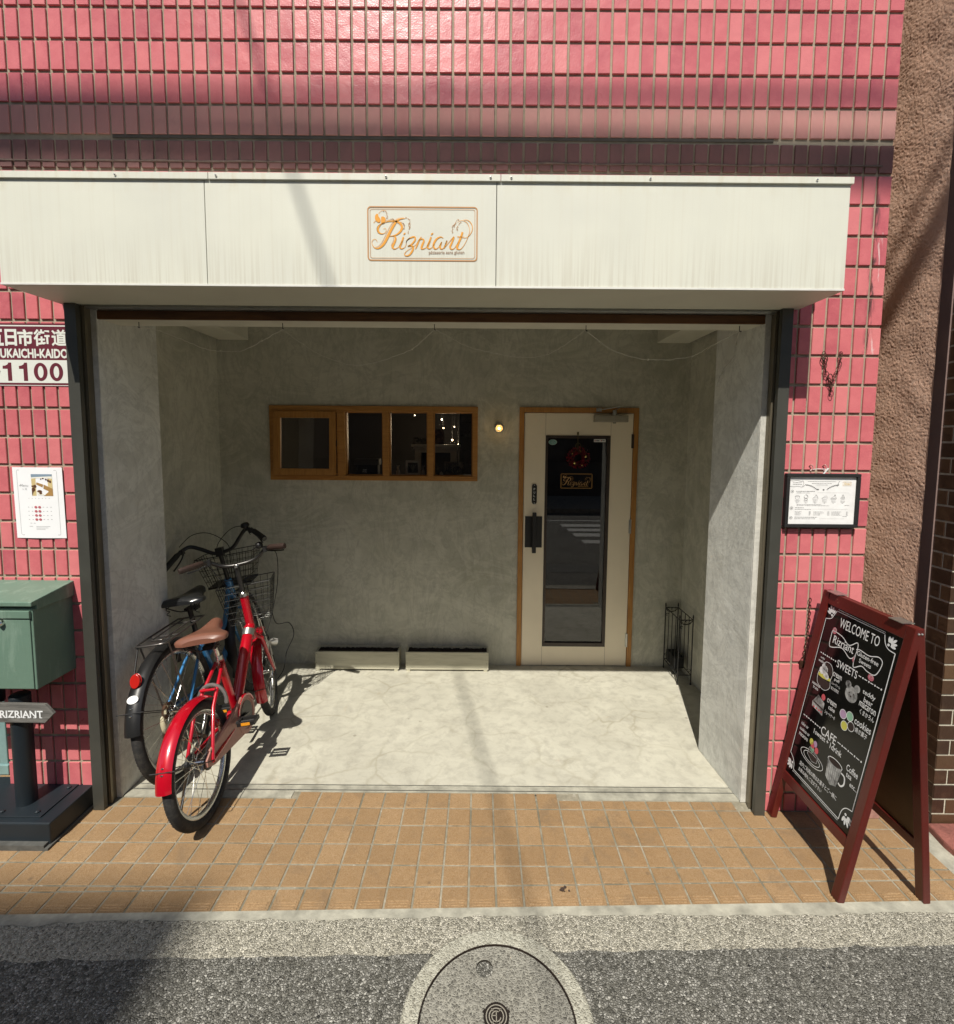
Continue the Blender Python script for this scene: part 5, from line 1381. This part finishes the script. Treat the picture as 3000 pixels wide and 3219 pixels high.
for i, (x, z, r_) in enumerate(((-.459, 1.829, .0045), (-.258, 1.800, .006), (-.246, 1.738, .0045), (-.165, 1.747, .0045), (-.181, 1.649, .0065), (-.136, 1.618, .003))):
    # pendant lights deep in the room: pushed back along the view, bigger
    c0 = Vector((.0316, -2.1075, 1.6475)); p = Vector((x, 1.6, z)); P_ = c0+(p-c0)*(1.52 if i != 1 else 1.42)
    pd = thing('pendant_lamp', ('lit pendant lamp high in the third pane', 'topmost large lit pendant lamp in the fourth pane', 'lit pendant lamp just below the topmost one, fourth pane', 'lit pendant lamp right of the topmost one', 'largest lit pendant lamp above the sign block', 'faint lowest pendant lamp in the fourth pane')[i], 'lamp', tuple(P_), 'lit pendant lamps inside the shop')
    q = MB(); q.ball((0, 0, 0), r_*1.45, 12); o = q.build('bulb', emis('warm_bulb', (1, .80, .52), 9), pd)
    if i in (1, 4, 2):
        l_ = bpy.data.lights.new('lamp_light', 'POINT'); l_.energy = 5; l_.color = (1, .78, .5); l_.shadow_soft_size = .03
        l_o = bpy.data.objects.new('lamp_light', l_); COL.objects.link(l_o); l_o.parent = pd; l_o.location = (0, -.05, -.04)
    q = MB(); q.tube([(0, 0, r_), (0, 0, 2.44-P_.z)], .0018, 5); q.lathe([(r_*1.1, r_*1.2), (r_*1.0, r_*2.6), (.003, r_*3)], (0, 0, 0), 2, 10); q.build('cord', BLACKM, pd)
# ------------------------------------------------------------------ bicycles
def bike_root(name, label, P, th, ph):
    h = Vector((sin(th), cos(th), 0)); r = Vector((cos(th), -sin(th), 0))
    u = Vector((0, 0, 1))*cos(ph)-r*sin(ph); n = h.cross(u)
    o = thing(name, label, 'bicycle')
    mm = Matrix.Identity(4)
    for i in range(3): mm[i][0] = n[i]; mm[i][1] = h[i]; mm[i][2] = u[i]; mm[i][3] = P[i]
    o.matrix_world = mm
    return o
def wheel(parent, c, R, tw, mat_rim, n_sp=28, xf=None, hub_r=.017, tread=False):
    """wheel in the x=c.x plane, axle along x"""
    q = MB(); q.xf = xf
    rt_ = tw/2
    q.lathe([(R-rt_+rt_*cos(a*pi/6), rt_*1.0*sin(a*pi/6)) for a in range(12)], c, 0, 72, closed=True)
    if tread:
        for k in range(120):
            a = 2*pi*k/120
            for s_ in (-1, 1):
                b_ = a+.02*(s_ > 0)
                Rr = R+.0005
                q.add([(c[0]+s_*.004, c[1]+Rr*cos(b_), c[2]+Rr*sin(b_)), (c[0]+s_*.014, c[1]+(Rr-.004)*cos(b_+.02), c[2]+(Rr-.004)*sin(b_+.02)),
                       (c[0]+s_*.014, c[1]+(Rr-.004)*cos(b_+.04), c[2]+(Rr-.004)*sin(b_+.04)), (c[0]+s_*.004, c[1]+Rr*cos(b_+.025), c[2]+Rr*sin(b_+.025))], [(0, 1, 2, 3)])
    w_ = q.build('wheel', RUBBER, parent, smooth=60)
    q = MB(); q.xf = xf; ri = R-tw
    q.lathe([(ri+.006, .011), (ri-.008, .010), (ri-.014, .004), (ri-.014, -.004), (ri-.008, -.010), (ri+.006, -.011)], c, 0, 72, closed=True)
    q.build('rim', mat_rim, w_, smooth=45)
    q = MB(); q.xf = xf
    for k in range(n_sp):
        a = 2*pi*k/n_sp; s_ = 1 if k % 2 else -1; off = (.62 if (k//2) % 2 else -.62)
        q.tube([(c[0]+s_*.026, c[1]+hub_r*cos(a+off*1.6), c[2]+hub_r*sin(a+off*1.6)), (c[0]+s_*.003, c[1]+(ri-.012)*cos(a), c[2]+(ri-.012)*sin(a))], .0011, 4)
    q.build('spokes', CHROME, w_)
    q = MB(); q.xf = xf
    q.lathe([(.006, -.052), (.006, -.034), (hub_r+.004, -.030), (hub_r+.004, -.026), (.011, -.022), (.011, .022), (hub_r+.004, .026), (hub_r+.004, .030), (.006, .034), (.006, .052)], c, 0, 18)
    q.build('hub', CHROME, w_, smooth=40)
    return w_
def fender(parent, c, Rf, width, a0, a1, mat, xf=None, depth=.012, name='fender', n=40):
    q = MB(); q.xf = xf; m_ = 8; vs = []; fs = []
    for i in range(n+1):
        a = a0+(a1-a0)*i/n
        for k in range(m_+1):
            t_ = -1+2*k/m_; x = t_*width/2; r_ = Rf-depth*(t_*t_)**1.1
            vs.append((c[0]+x, c[1]+r_*cos(a), c[2]+r_*sin(a)))
        for k in range(m_+1):
            t_ = 1-2*k/m_; x = t_*(width/2-.0012); r_ = Rf-.0016-depth*(t_*t_)**1.1
            vs.append((c[0]+x, c[1]+r_*cos(a), c[2]+r_*sin(a)))
    M2 = 2*(m_+1)
    for i in range(n):
        for k in range(M2): fs.append((i*M2+k, i*M2+(k+1) % M2, (i+1)*M2+(k+1) % M2, (i+1)*M2+k))
    fs += [tuple(range(M2)), tuple(n*M2+k for k in range(M2))]
    q.add(vs, fs); return q.build(name, mat, parent, smooth=50)
def saddle(parent, y0, y1, z, w0, mat, matu, tilt=0.0, thick=.055, yaw=0):
    """y0 rear, y1 nose"""
    q = MB(); nu, nv = 26, 16; q.xf = XF = Matrix.Translation((0, y0+.06, 0)) @ Matrix.Rotation(radians(yaw), 4, 'Z') @ Matrix.Translation((0, -y0-.06, 0))
    def fn(u, v):
        y = y0+(y1-y0)*u
        tb = ((0, .62), (.03, .84), (.08, .97), (.16, 1.0), (.28, .93), (.40, .68), (.52, .46), (.66, .34), (.82, .28), (.94, .23), (1, .10))
        for k in range(len(tb)-1):
            if tb[k][0] <= u <= tb[k+1][0]:
                wd = w0/2*(tb[k][1]+(tb[k+1][1]-tb[k][1])*(u-tb[k][0])/(tb[k+1][0]-tb[k][0])); break
        a = pi*v
        zz = z+thick*.5*sin(a)**.65*(min(1, .55+u*6) if u < .08 else (1 if u < .9 else (1-(u-.9)*3))) - thick*.5+tilt*u-.006*math.exp(-((u-.40)/.22)**2)+.006*(1-u)**2
        if v in (0, 1): zz = z-thick*.62+tilt*u+.012*(1-u)
        return (-wd*cos(a)*(1 if v not in (0, 1) else .96), y, zz)
    q.grid(fn, nu, nv)
    vs = [fn(i/nu, 0) for i in range(nu+1)]+[fn(i/nu, 1) for i in range(nu+1)]
    q.add(vs, [(i, i+1, nu+2+i, nu+1+i) for i in range(nu)])
    q.add([fn(0, j/nv) for j in range(nv+1)], [tuple(range(nv+1))])
    s_ = q.build('saddle', mat, parent, smooth=80)
    q = MB(); q.xf = XF
    for sx in (-1, 1):
        q.tube(catmull([(sx*.022, y1-.03, z-thick*.6+tilt), (sx*.022, y0+.14, z-thick-.012), (sx*.030, y0+.07, z-thick-.012), (sx*w0*.30, y0+.02, z-thick*.55)], 5), .0035, 6)
        q.tube([(sx*w0*.30+.008*cos(k*.9), y0+.035+.008*sin(k*.9), z-thick*.55-.0035*k) for k in range(16)], .0022, 5)
    q.box(-.03, .03, y0+.10, y0+.15, z-thick-.024, z-thick-.006)
    q.build('saddle_rails', matu, s_)
    return s_
def basket(parent, xf, yb, yf, zb, zt, wb, wt, mat, nx=7, ny=5, nz=5, taper=.02, wire=.0017):
    q = MB(); q.xf = xf
    def P(u, v, t_):   # u across -1..1, v depth 0..1, t height 0..1
        w_ = (wb+(wt-wb)*t_)/2; y0_ = yb+(-taper*.2)*t_; y1_ = yf-taper*(1-t_)
        return (u*w_, y0_+(y1_-y0_)*v, zb+(zt-zb)*t_)
    def loop(t_, r_=wire): q.tube([P(-1, .02, t_), P(-.96, 0, t_), P(.96, 0, t_), P(1, .02, t_), P(1, .96, t_), P(.94, 1, t_), P(-.94, 1, t_), P(-1, .96, t_)], r_, 5, closed=True)
    for k in range(nz+1): loop(k/nz, wire*(1.8 if k == nz else 1))
    for i in range(nx+1):
        u = -1+2*i/nx; q.tube([P(u, 0, 1), P(u, 0, 0), P(u, 1, 0), P(u, 1, 1)], wire, 5)
    for i in range(1, ny):
        v = i/ny; q.tube([P(-1, v, 1), P(-1, v, 0), P(1, v, 0), P(1, v, 1)], wire, 5)
    return q.build('basket', mat, parent)
def lever(q, base, tip):
    q.tube(catmull([base, Vector(base).lerp(Vector(tip), .3)+Vector((0, .012, -.006)), Vector(base).lerp(Vector(tip), .7)+Vector((0, .010, -.004)), tip], 5), [.006]*3+[.0048]*13, 8, flat=.6)

RED = Mat('candy_red_paint', (.47, .002, .014), .25, .15, coat=1); RED.mix(RED.ramp(RED.noise(6, 3), [(.4, 0), (.7, .3)]), (.38, .002, .011)); RED = RED.m
REDF = RED
BROWNL = plain('brown_vinyl', (.20, .085, .055), .33, var=.15, vs=10, coat=.25)
BLUE = Mat('blue_paint', (.035, .19, .42), .3, .1, coat=.6).m
RIMS = plain('silver_rim', (.60, .60, .58), .25, .9, .1)
CASEP = plain('dusty_pink_case', (.42, .20, .16), .5, .0, .15)

# ---- red bicycle
rbk = bike_root('bicycle', 'small-wheeled red bicycle with a brown saddle and wire basket, nearest the street', (-1.138, -.068, 0), radians(-3), radians(7.6))
R1 = .252
wheel(rbk, (0, 0, R1), R1, .044, RIMS, 28, tread=True)
fd_ = fender(rbk, (0, 0, R1), R1+.020, .062, radians(60), radians(170), RED)
q = MB()   # end cap and bolts of the mudguard
for a in (155, 150): q.ball((0, (R1+.021)*cos(radians(a)), R1+(R1+.021)*sin(radians(a))), .006, 8, sq=(1, .6, .6))
q.build('rivets', CHROME, fd_)
q = MB(); a = radians(153); q.tube([(-.060, 0, R1), (-.046, (R1+.02)*cos(a), R1+(R1+.02)*sin(a)), (.046, (R1+.02)*cos(a), R1+(R1+.02)*sin(a)), (.060, 0, R1)], .0022, 6); q.build('fender_stay', BLACK, fd_)
HT = Vector((0, .66, .79)); HB = Vector((0, .675, .575)); BBc = Vector((0, .365, .262)); ST = Vector((0, .292, .600))
q = MB()
q.tube([HB+Vector((0, .0, .03)), Vector((0, .655, .600)), Vector((0, .53, .475)), BBc+Vector((0, .0, .03))], [.026, .029, .029, .027], 20)
q.tube([HT, HB-Vector((0, -.006, .03))], [.023, .022], 18)
q.tube([ST, BBc], .0195, 16)
for s_ in (-1, 1):
    q.tube([ST+Vector((s_*.016, 0, -.03)), Vector((s_*.040, .10, .44)), Vector((s_*.056, .0, R1+.005))], [.0085, .0085, .0075], 10)
    q.tube([BBc+Vector((s_*.020, -.02, 0)), Vector((s_*.045, .22, R1+.004)), Vector((s_*.056, 0, R1))], [.011, .010, .009], 10)
q.tube([(-.034, .155, .50), (.034, .155, .50)], .007, 8); q.tube([(-.032, .24, .262), (.032, .24, .262)], .008, 8)
q.lathe([(.023, -.038), (.023, .038)], tuple(BBc), 0, 18)
q.build('frame', RED, rbk, smooth=50)
q = MB(); q.tube([Vector((0, .648, .594)), Vector((0, .622, .568))], [.0315, .0315], 20); q.build('frame_clamp', ALU, rbk, smooth=40)
# rear wheel ring lock
q = MB(); q.tube([(.060*cos(radians(a)), .185, .440+.070*sin(radians(a))) for a in range(-20, 201, 20)], .0085, 8, flat=1.4); q.build('ring_lock', plain('grey_lock', (.30, .28, .27), .35, .5), rbk, smooth=50)
# seat post and saddle
q = MB(); q.tube([ST-Vector((0, .0, .04)), Vector((0, .272, .690))], .0132, 12); q.lathe([(.021, .585), (.021, .605)], (0, .292, 0), 2, 16); q.build('seat_post', CHROME, rbk, smooth=40)
saddle(rbk, .135, .395, .760, .232, BROWNL, BLACK, .012, .078, 7)
# chain case, crank and pedals
q = MB(); cc = (.046, .36, .262)
ring = [(cc[1]+.090*cos(radians(a)), cc[2]+.090*sin(radians(a))) for a in range(-110, 101, 15)]
outer = [(.02, .302), (.0-.035, .275), (-.035, .245), (.02, .222)]
pts = ring+outer
q.prism(pts, 0, .040, .052, 0)
q.lathe([(.094, .036), (.094, .054), (.072, .056), (.072, .036)], (0, .36, .262), 0, 40, closed=True)
q.tube([(.046, .34, .352), (.046, .20, .312), (.046, .0, .295)], [.010, .009, .008], 8); 
q.build('chain_case', CASEP, rbk, smooth=35, bevel=.002)
q = MB(); q.prism([(.36+.095*cos(radians(a)), .262+.095*sin(radians(a))) for a in range(20, 161, 14)]+[(.36+.086*cos(radians(a)), .262+.086*sin(radians(a))) for a in range(160, 19, -14)], 0, .034, .058); q.build('chain_case_edge', RED, rbk)
q = MB(); q.lathe([(.062, .0525), (.062, .0545), (0, .0545)], (0, .36, .262), 0, 32); q.build('chainring', BLACK, rbk)
ca_ = radians(-172)
q = MB(); q.tube([(.062, .36, .262), (.066, .225, .290)], [.010, .008], 10, flat=.6); q.cut(); q.tube([(-.060, .36, .262), (-.064, .50, .235)], [.010, .008], 10, flat=.6)
q.cut(); crk = q.build_each('crank', plain('dark_crank', (.10, .095, .09), .35, .7), rbk, smooth=50)
for (x0_, y_, z_, s_) in ((.078, .225, .292, 1), (-.078, .50, .235, -1)):
    q = MB(); a, b = (x0_, x0_+.085*s_)
    for yy in (-.030, .020): q.box(min(a, b), max(a, b), y_+yy, y_+yy+.010, z_-.010, z_+.010)
    q.box(min(a, b), min(a, b)+.010, y_-.020, y_+.020, z_-.010, z_+.010); q.box(max(a, b)-.010, max(a, b), y_-.020, y_+.020, z_-.010, z_+.010)
    q.tube([(a-.012*s_, y_, z_), (b, y_, z_)], .006, 8)
    pdl = q.build('pedal', PLAST_B, rbk, bevel=.0015)
    q = MB(); q.box(min(a, b)+.022, max(a, b)-.022, y_-.0325, y_-.0302, z_-.006, z_+.007); q.build('amber_reflector', plain('amber_reflector', (.75, .30, .02), .25, 0, .2, 200), pdl)
# rear reflector, dangling lock key sleeve
q = MB(); q.lathe([(0, -.012), (.016, -.010), (.0225, -.004), (.0235, .004), (0, .006)], (.020, -.012+.135, .355), 1, 24); q.tube([(.020, .13, .355), (.045, .12, .35)], .003, 6)
q.build('rear_reflector', Mat('red_reflector', (.35, .004, .008), .15, coat=1).m, rbk, smooth=45)
q = MB(); q.ball((.020, .055, .285), .013, 12, sq=(.8, .6, 2.2)); q.tube([(.02, .06, .31), (.03, .11, .35)], .0018, 5); q.build('key_tag', plain('key_tag', (.42, .36, .22), .6), rbk, smooth=60)
# brake drum and sprocket at rear hub
q = MB(); q.lathe([(.030, .030), (.034, .034), (.034, .040), (.022, .044)], (0, 0, R1), 0, 24); q.build('sprocket', BLACK, rbk); q = MB(); q.lathe([(.036, -.048), (.040, -.044), (.040, -.034), (.034, -.030)], (0, 0, R1), 0, 24); q.build('band_brake', BLACK, rbk)
# kick stand
q = MB(); q.tube([(-.055, .0, R1-.01), (-.075, -.02, .15), (-.105, -.035, .036), (-.120, -.045, .018)], .0062, 8); q.tube([(-.112, -.042, .022), (-.128, -.050, .014)], .009, 8)
q.build('kickstand', plain('stand_steel', (.09, .07, .05), .5, .6, .3), rbk, smooth=50)
# steered front end
ax = (HT-HB).normalized(); steer = Matrix.Translation(HB) @ Matrix.Rotation(radians(14), 4, ax) @ Matrix.Translation(-HB)
FA = Vector((0, .868, R1))
CR = HB+Vector((0, .022, -.030))
q = MB(); q.xf = steer
for s_ in (-1, 1): q.tube([CR+Vector((s_*.012, 0, 0)), CR+Vector((s_*.040, .012, -.03)), Vector((s_*.047, .745, .42)), FA+Vector((s_*.048, 0, 0))], [.013, .0125, .011, .008], 12)
q.tube([HB, CR-Vector((0, 0, .015))], .018, 14)
fk = q.build('fork', RED, rbk, smooth=50)
wheel(rbk, tuple(FA), R1, .044, RIMS, 28, xf=steer, tread=True)
ff = fender(rbk, tuple(FA), R1+.018, .058, radians(68), radians(196), RED, xf=steer, name='front_fender')
q = MB(); q.xf = steer; a = radians(178); q.tube([(-.055, FA.y, R1), (-.040, FA.y+(R1+.02)*cos(a), R1+(R1+.02)*sin(a)), (.040, FA.y+(R1+.02)*cos(a), R1+(R1+.02)*sin(a)), (.055, FA.y, R1)], .0022, 6); q.build('fender_stay', BLACK, ff)
q = MB(); q.xf = steer; q.box(-.02, .02, FA.y+(R1+.026)*cos(radians(186))-.002, FA.y+(R1+.026)*cos(radians(186))+.004, R1-.075, R1-.02); 
SC = Vector((0, .622, .965))
q = MB(); q.xf = steer; q.tube([HT-Vector((0, 0, .02)), SC-Vector((0, .004, .0))], .0130, 14); stem = q.build('stem', plain('dark_stem', (.05, .05, .05), .35, .6), rbk, smooth=40)
q = MB(); q.xf = steer; q.lathe([(.027, .785), (.027, .800), (.021, .806), (.016, .815)], (0, .658, 0), 2, 20); q.build('headset', CHROME, rbk, smooth=40)
q = MB(); q.xf = steer; q.ball(SC, .0145, 12); q.tube([SC-Vector((0, .02, 0)), SC-Vector((0, .026, 0))], .008, 10); q.build('stem_bolt', CHROME, stem, smooth=50)
roll = Matrix.Translation(SC) @ Matrix.Rotation(radians(-3.5), 4, 'Y') @ Matrix.Translation(-SC) @ Matrix.Translation((.020, 0, 0)) @ Matrix.Diagonal((.87, 1, 1, 1))
bx = steer @ roll
q = MB(); q.xf = bx
bar_pts = [(-.262, .515, 1.028), (-.21, .560, 1.028), (-.165, .600, 1.020), (-.11, .620, .985), (-.055, .624, .970), (0, .624, .968), (.055, .624, .970), (.11, .620, .985), (.165, .600, 1.020), (.21, .560, 1.028), (.262, .515, 1.028)]
q.tube(catmull(bar_pts, 5), .0112, 12); hb = q.build('handlebar', plain('bar_steel', (.06, .058, .055), .35, .8, .15), rbk, smooth=60)
for s_ in (-1, 1):
    q = MB(); q.xf = bx; q.tube([(s_*.190, .578, 1.0275), (s_*.200, .569, 1.028), (s_*.285, .497, 1.028), (s_*.295, .490, 1.028)], [.0125, .0160, .0162, .0145], 12); q.build('grip', plain('brown_grip', (.035, .019, .014), .55, 0, .2), rbk, smooth=60)
    q = MB(); q.xf = bx; q.box(s_*.162-.011, s_*.162+.011, .585, .615, 1.005, 1.036); lever(q, (s_*.165, .612, 1.012), (s_*.275, .552, .998)); q.build('brake_lever', PLAST_B, rbk)
q = MB(); q.xf = bx; q.lathe([(0, 1.068), (.018, 1.064), (.023, 1.052), (.022, 1.040), (.010, 1.030)], (.135, .600, 0), 2, 18); q.build('bell', BLACK, rbk, smooth=60)
basket(rbk, steer, .700, .905, .620, .835, .205, .285, plain('dark_wire', (.06, .06, .055), .35, .7), 7, 5, 6)
q = MB(); q.xf = steer
for s_ in (-1, 1): q.tube([(s_*.05, .690, .63), (s_*.052, .76, .50), tuple(FA+Vector((s_*.056, -.0, .0)))], .0032, 6)
q.tube([(0, .66, .74), (0, .70, .74)], .006, 6); q.build('basket_bracket', ALU, rbk)
q = MB()
q.tube([steer@Vector(p) for p in catmull([(.165, .60, 1.02), (.20, .68, .98), (.17, .74, .80), (.10, .73, .60), (.05, .70, .50)], 8)], .0022, 6)
q.tube([steer@Vector(p) for p in catmull([(-.165, .60, 1.02), (-.15, .68, .98), (-.08, .70, .84), (.02, .70, .66), (.0, .66, .60)], 8)], .0022, 6)
q.tube([steer@Vector(p) for p in catmull([(.10, .82, .62), (.11, .86, .53), (.17, .92, .50), (.185, .92, .42), (.13, .90, .33), (.10, .87, .24), (.06, .84, .20)], 8)], .0028, 6)
q.build('cables', BLACKM, rbk)
q = MB(); q.xf = steer; q.tube([(.055, .80, .46), (.075, .82, .44), (.095, .83, .43)], [.010, .022, .020], 12); q.tube([(.055, .80, .46), (.06, .80, .37)], .009, 8); q.build('headlamp', plain('lamp_silver', (.45, .44, .40), .35, .4), rbk, smooth=50)

# ---- blue bicycle
bbk = bike_root('bicycle', 'larger dark blue bicycle with a black saddle, rear carrier and basket, against the left wall', (-1.400, .225, 0), radians(-3.5), radians(8.0))
R2 = .325; AX2 = (0, .0, R2)
wheel(bbk, AX2, R2, .046, RIMS, 32, tread=True)
f2 = fender(bbk, AX2, R2+.020, .066, radians(48), radians(169), BLACK, depth=.014)
q = MB(); a = radians(164)
for a in (150, 155): q.ball((0, (R2+.021)*cos(radians(a)), R2+(R2+.021)*sin(radians(a))), .0065, 8, sq=(1, .6, .6))
q.build('rivets', CHROME, f2)
q = MB(); a = radians(153); q.tube([(-.062, 0, R2), (-.06, (R2+.02)*cos(a), R2+(R2+.02)*sin(a)), (.050, (R2+.02)*cos(a), R2+(R2+.02)*sin(a)), (.062, 0, R2)], .0022, 6); q.build('fender_stay', BLACK, f2)
q = MB(); a = radians(132)
cR = Vector((0, (R2+.036)*cos(a), R2+(R2+.036)*sin(a)))
def face_disc(mb, c_, a_, rx, ry, th_, mi=0, n=26):
    T_ = Vector((0, cos(a_), sin(a_))); W_ = Vector((0, -sin(a_), cos(a_)))
    vs = [c_+T_*d_+Vector((rx*cos(2*pi*k/n), 0, 0))+W_*ry*sin(2*pi*k/n) for d_ in (-th_, th_) for k in range(n)]
    mb.add(vs, [tuple(range(n)), tuple(range(n, 2*n))]+[(k, (k+1) % n, n+(k+1) % n, n+k) for k in range(n)], mi)
face_disc(q, cR, radians(162), .0215, .030, .006)
q.build('red_reflector', Mat('red_reflector_glass', (.40, .012, .008), .25, coat=.5).m, bbk, bevel=.002)
q = MB(); a = radians(144); face_disc(q, Vector((0, (R2+.0205)*cos(a), R2+(R2+.0205)*sin(a))), a, .024, .017, .0018); q.build('white_sticker', WHITE, f2)
q = MB()
HT2 = Vector((0, .735, .775)); HB2 = Vector((0, .775, .600)); BB2 = Vector((0, .395, .285)); ST2 = Vector((0, .288, .600))
q.tube([HB2+Vector((0, -.005, .01)), Vector((0, .62, .42)), BB2+Vector((0, .02, .02))], [.018]*3, 14); q.tube([HT2-Vector((0, 0, .03)), Vector((0, .60, .53)), Vector((0, .335, .44))], .0145, 12)
q.tube([HT2, HB2], .021, 16); q.tube([ST2, BB2], .0165, 14)
for s_ in (-1, 1):
    q.tube([ST2+Vector((s_*.02, 0, -.03)), Vector((s_*.058, 0, R2))], .0078, 10); q.tube([BB2+Vector((s_*.02, 0, 0)), Vector((s_*.058, 0, R2))], .0088, 10)
q.lathe([(.022, -.036), (.022, .036)], tuple(BB2), 0, 16); q.build('frame', BLUE, bbk, smooth=50)
q = MB(); q.tube([ST2-Vector((0, 0, .03)), Vector((0, .262, .755))], .0130, 12); q.lathe([(.020, .585), (.022, .612)], (0, .285, 0), 2, 14); q.build('seat_post', BLACK, bbk, smooth=50)
saddle(bbk, .165, .425, .825, .245, plain('black_vinyl', (.016, .017, .018), .28, 0, .2, 8, coat=.3), BLACK, .012, .070)
# rear carrier
WIREM = plain('carrier_wire', (.20, .19, .18), .3, .85, .2)
q = MB(); zc = .698
loop = [(-.058, .262), (.058, .262), (.068, .24), (.072, .0), (.070, -.085), (.045, -.108), (-.045, -.108), (-.070, -.085), (-.072, .0), (-.068, .24)]
q.tube(catmull([(x, y, zc) for x, y in loop], 3, True), .0048, 8, closed=True)
inner = [(-.030, .262), (-.030, -.02), (-.024, -.05), (.024, -.05), (.030, -.02), (.030, .262)]
q.tube([(x, y, zc+.002) for x, y in inner], .0040, 8)
for y in (.20, .02): q.tube([(-.070, y, zc-.004), (.070, y, zc-.004)], .0036, 6)
q.tube([(0, .262, zc), (0, .285, .64)], .004, 6)
for s_ in (-1, 1):
    q.tube([(s_*.066, -.075, zc), (s_*.062, 0, R2+.01)], .0042, 8)
q.build('carrier', WIREM, bbk, smooth=60)
q = MB(); q.tube([(-.066, -.085, zc-.004), (-.030, -.215, .575)], .0042, 8); q.build('carrier_stay', BLACK, bbk)
q = MB(); q.tube([(.052*cos(radians(a)), .175, .52+.062*sin(radians(a))) for a in range(-20, 201, 20)], .008, 8, flat=1.4); q.build('ring_lock', BLACK, bbk, smooth=50)
# drum brake, chain case, stand foot
q = MB(); q.lathe([(.028, -.056), (.042, -.050), (.044, -.036), (.030, -.030)], AX2, 0, 24); q.box(-.06, -.045, -.02, .05, R2-.02, R2+.02); q.build('band_brake', plain('rusty_drum', (.12, .06, .035), .5, .5, .5, 40), bbk)
q = MB(); q.prism([(.06, .345), (-.03, .335), (-.04, .29), (.0, .27), (.38, .205), (.45, .22), (.49, .285), (.45, .36), (.38, .375)], 0, .040, .054); q.build('chain_case', BLACK, bbk, bevel=.004)
q = MB(); q.ball((-.028, -.075, R2-.03), .017, 12, sq=(.8, .8, 2.6)); q.tube([(-.02, -.06, R2+.02), (-.05, 0, R2+.02)], .006, 6); q.build('cream_stand_lever', plain('cream_plastic', (.55, .50, .34), .5, 0, .15), bbk, smooth=60)
q = MB()
for s_ in (-1, 1): q.tube([(s_*.060, .0, R2-.01), (s_*.075, -.02, R2-.12), (s_*.080, .06, R2-.19)], .0065, 8)
q.tube([(-.08, .06, R2-.19), (.08, .06, R2-.19)], .006, 8); q.build('stand', plain('rusty_stand', (.10, .055, .035), .6, .5, .5, 40), bbk, smooth=50)
ax2 = (HT2-HB2).normalized(); st2 = Matrix.Translation(HB2) @ Matrix.Rotation(radians(7), 4, ax2) @ Matrix.Translation(-HB2)
FA2 = Vector((0, .868, R2))
q = MB(); q.xf = st2; CR2 = HB2+Vector((0, .012, -.025))
for s_ in (-1, 1): q.tube([CR2+Vector((s_*.012, 0, 0)), CR2+Vector((s_*.042, .0, -.02)), Vector((s_*.050, .825, .42)), FA2+Vector((s_*.052, 0, 0))], [.012, .0115, .010, .008], 10)
q.build('fork', BLUE, bbk, smooth=50)
wheel(bbk, tuple(FA2), R2, .046, RIMS, 32, xf=st2)
fender(bbk, tuple(FA2), R2+.018, .060, radians(70), radians(200), BLACK, xf=st2, name='front_fender')
SC2 = Vector((0, .700, .950))
q = MB(); q.xf = st2; q.tube([HT2, Vector((0, .715, .86)), SC2], .0125, 12); q.box(-.020, .020, .68, .72, .935, .985); q.build('stem', BLACK, bbk, smooth=40)
roll2 = Matrix.Translation(SC2) @ Matrix.Rotation(radians(-8.0), 4, 'Y') @ Matrix.Translation(-SC2) @ Matrix.Translation((.022, 0, 0))
bx2 = st2 @ roll2
bp = [(-.270, .585, .985), (-.235, .625, 1.015), (-.205, .655, 1.035), (-.165, .685, 1.042), (-.115, .702, 1.005), (-.06, .705, .960), (0, .705, .950), (.06, .705, .960), (.115, .702, 1.005), (.165, .685, 1.042), (.205, .655, 1.035), (.235, .625, 1.015), (.270, .585, .985)]
q = MB(); q.xf = bx2; q.tube(catmull(bp, 5), .0118, 12); q.build('handlebar', BLACK, bbk, smooth=60)
for s_ in (-1, 1):
    q = MB(); q.xf = bx2; q.tube([(s_*.222, .640, 1.024), (s_*.230, .632, 1.019), (s_*.288, .560, .968), (s_*.293, .553, .963)], [.0135, .0165, .0170, .015], 12); q.build('grip', PLAST_B, bbk, smooth=60)
    q = MB(); q.xf = bx2; q.box(s_*.205-.010, s_*.205+.010, .64, .67, 1.015, 1.045); lever(q, (s_*.208, .675, 1.02), (s_*.262, .600, .940)); q.build('brake_lever', PLAST_B, bbk)
q = MB(); q.xf = bx2; q.lathe([(0, 1.088), (.020, 1.084), (.026, 1.072), (.026, 1.062), (.012, 1.050), (.010, 1.04)], (.178, .672, 0), 2, 18); q.build('bell', BLACK, bbk, smooth=60)
basket(bbk, st2, .745, .935, .735, .925, .245, .345, plain('black_wire', (.02, .02, .02), .4, .4), 9, 5, 5)
q = MB(); q.xf = st2; q.box(-.13, .13, .75, .92, .724, .736); q.build('basket_tray', BLACK, bbk)
q = MB(); q.xf = st2
for s_ in (-1, 1):
    q.tube(catmull([(s_*.205, .66, 1.035), (s_*.15, .735, 1.085), (s_*.06, .765, 1.075), (-s_*.03, .765, .99), (-s_*.03, .76, .90), (-s_*.01, .77, .70)], 8), .0024, 6)
q.build('cables', BLACKM, bbk)
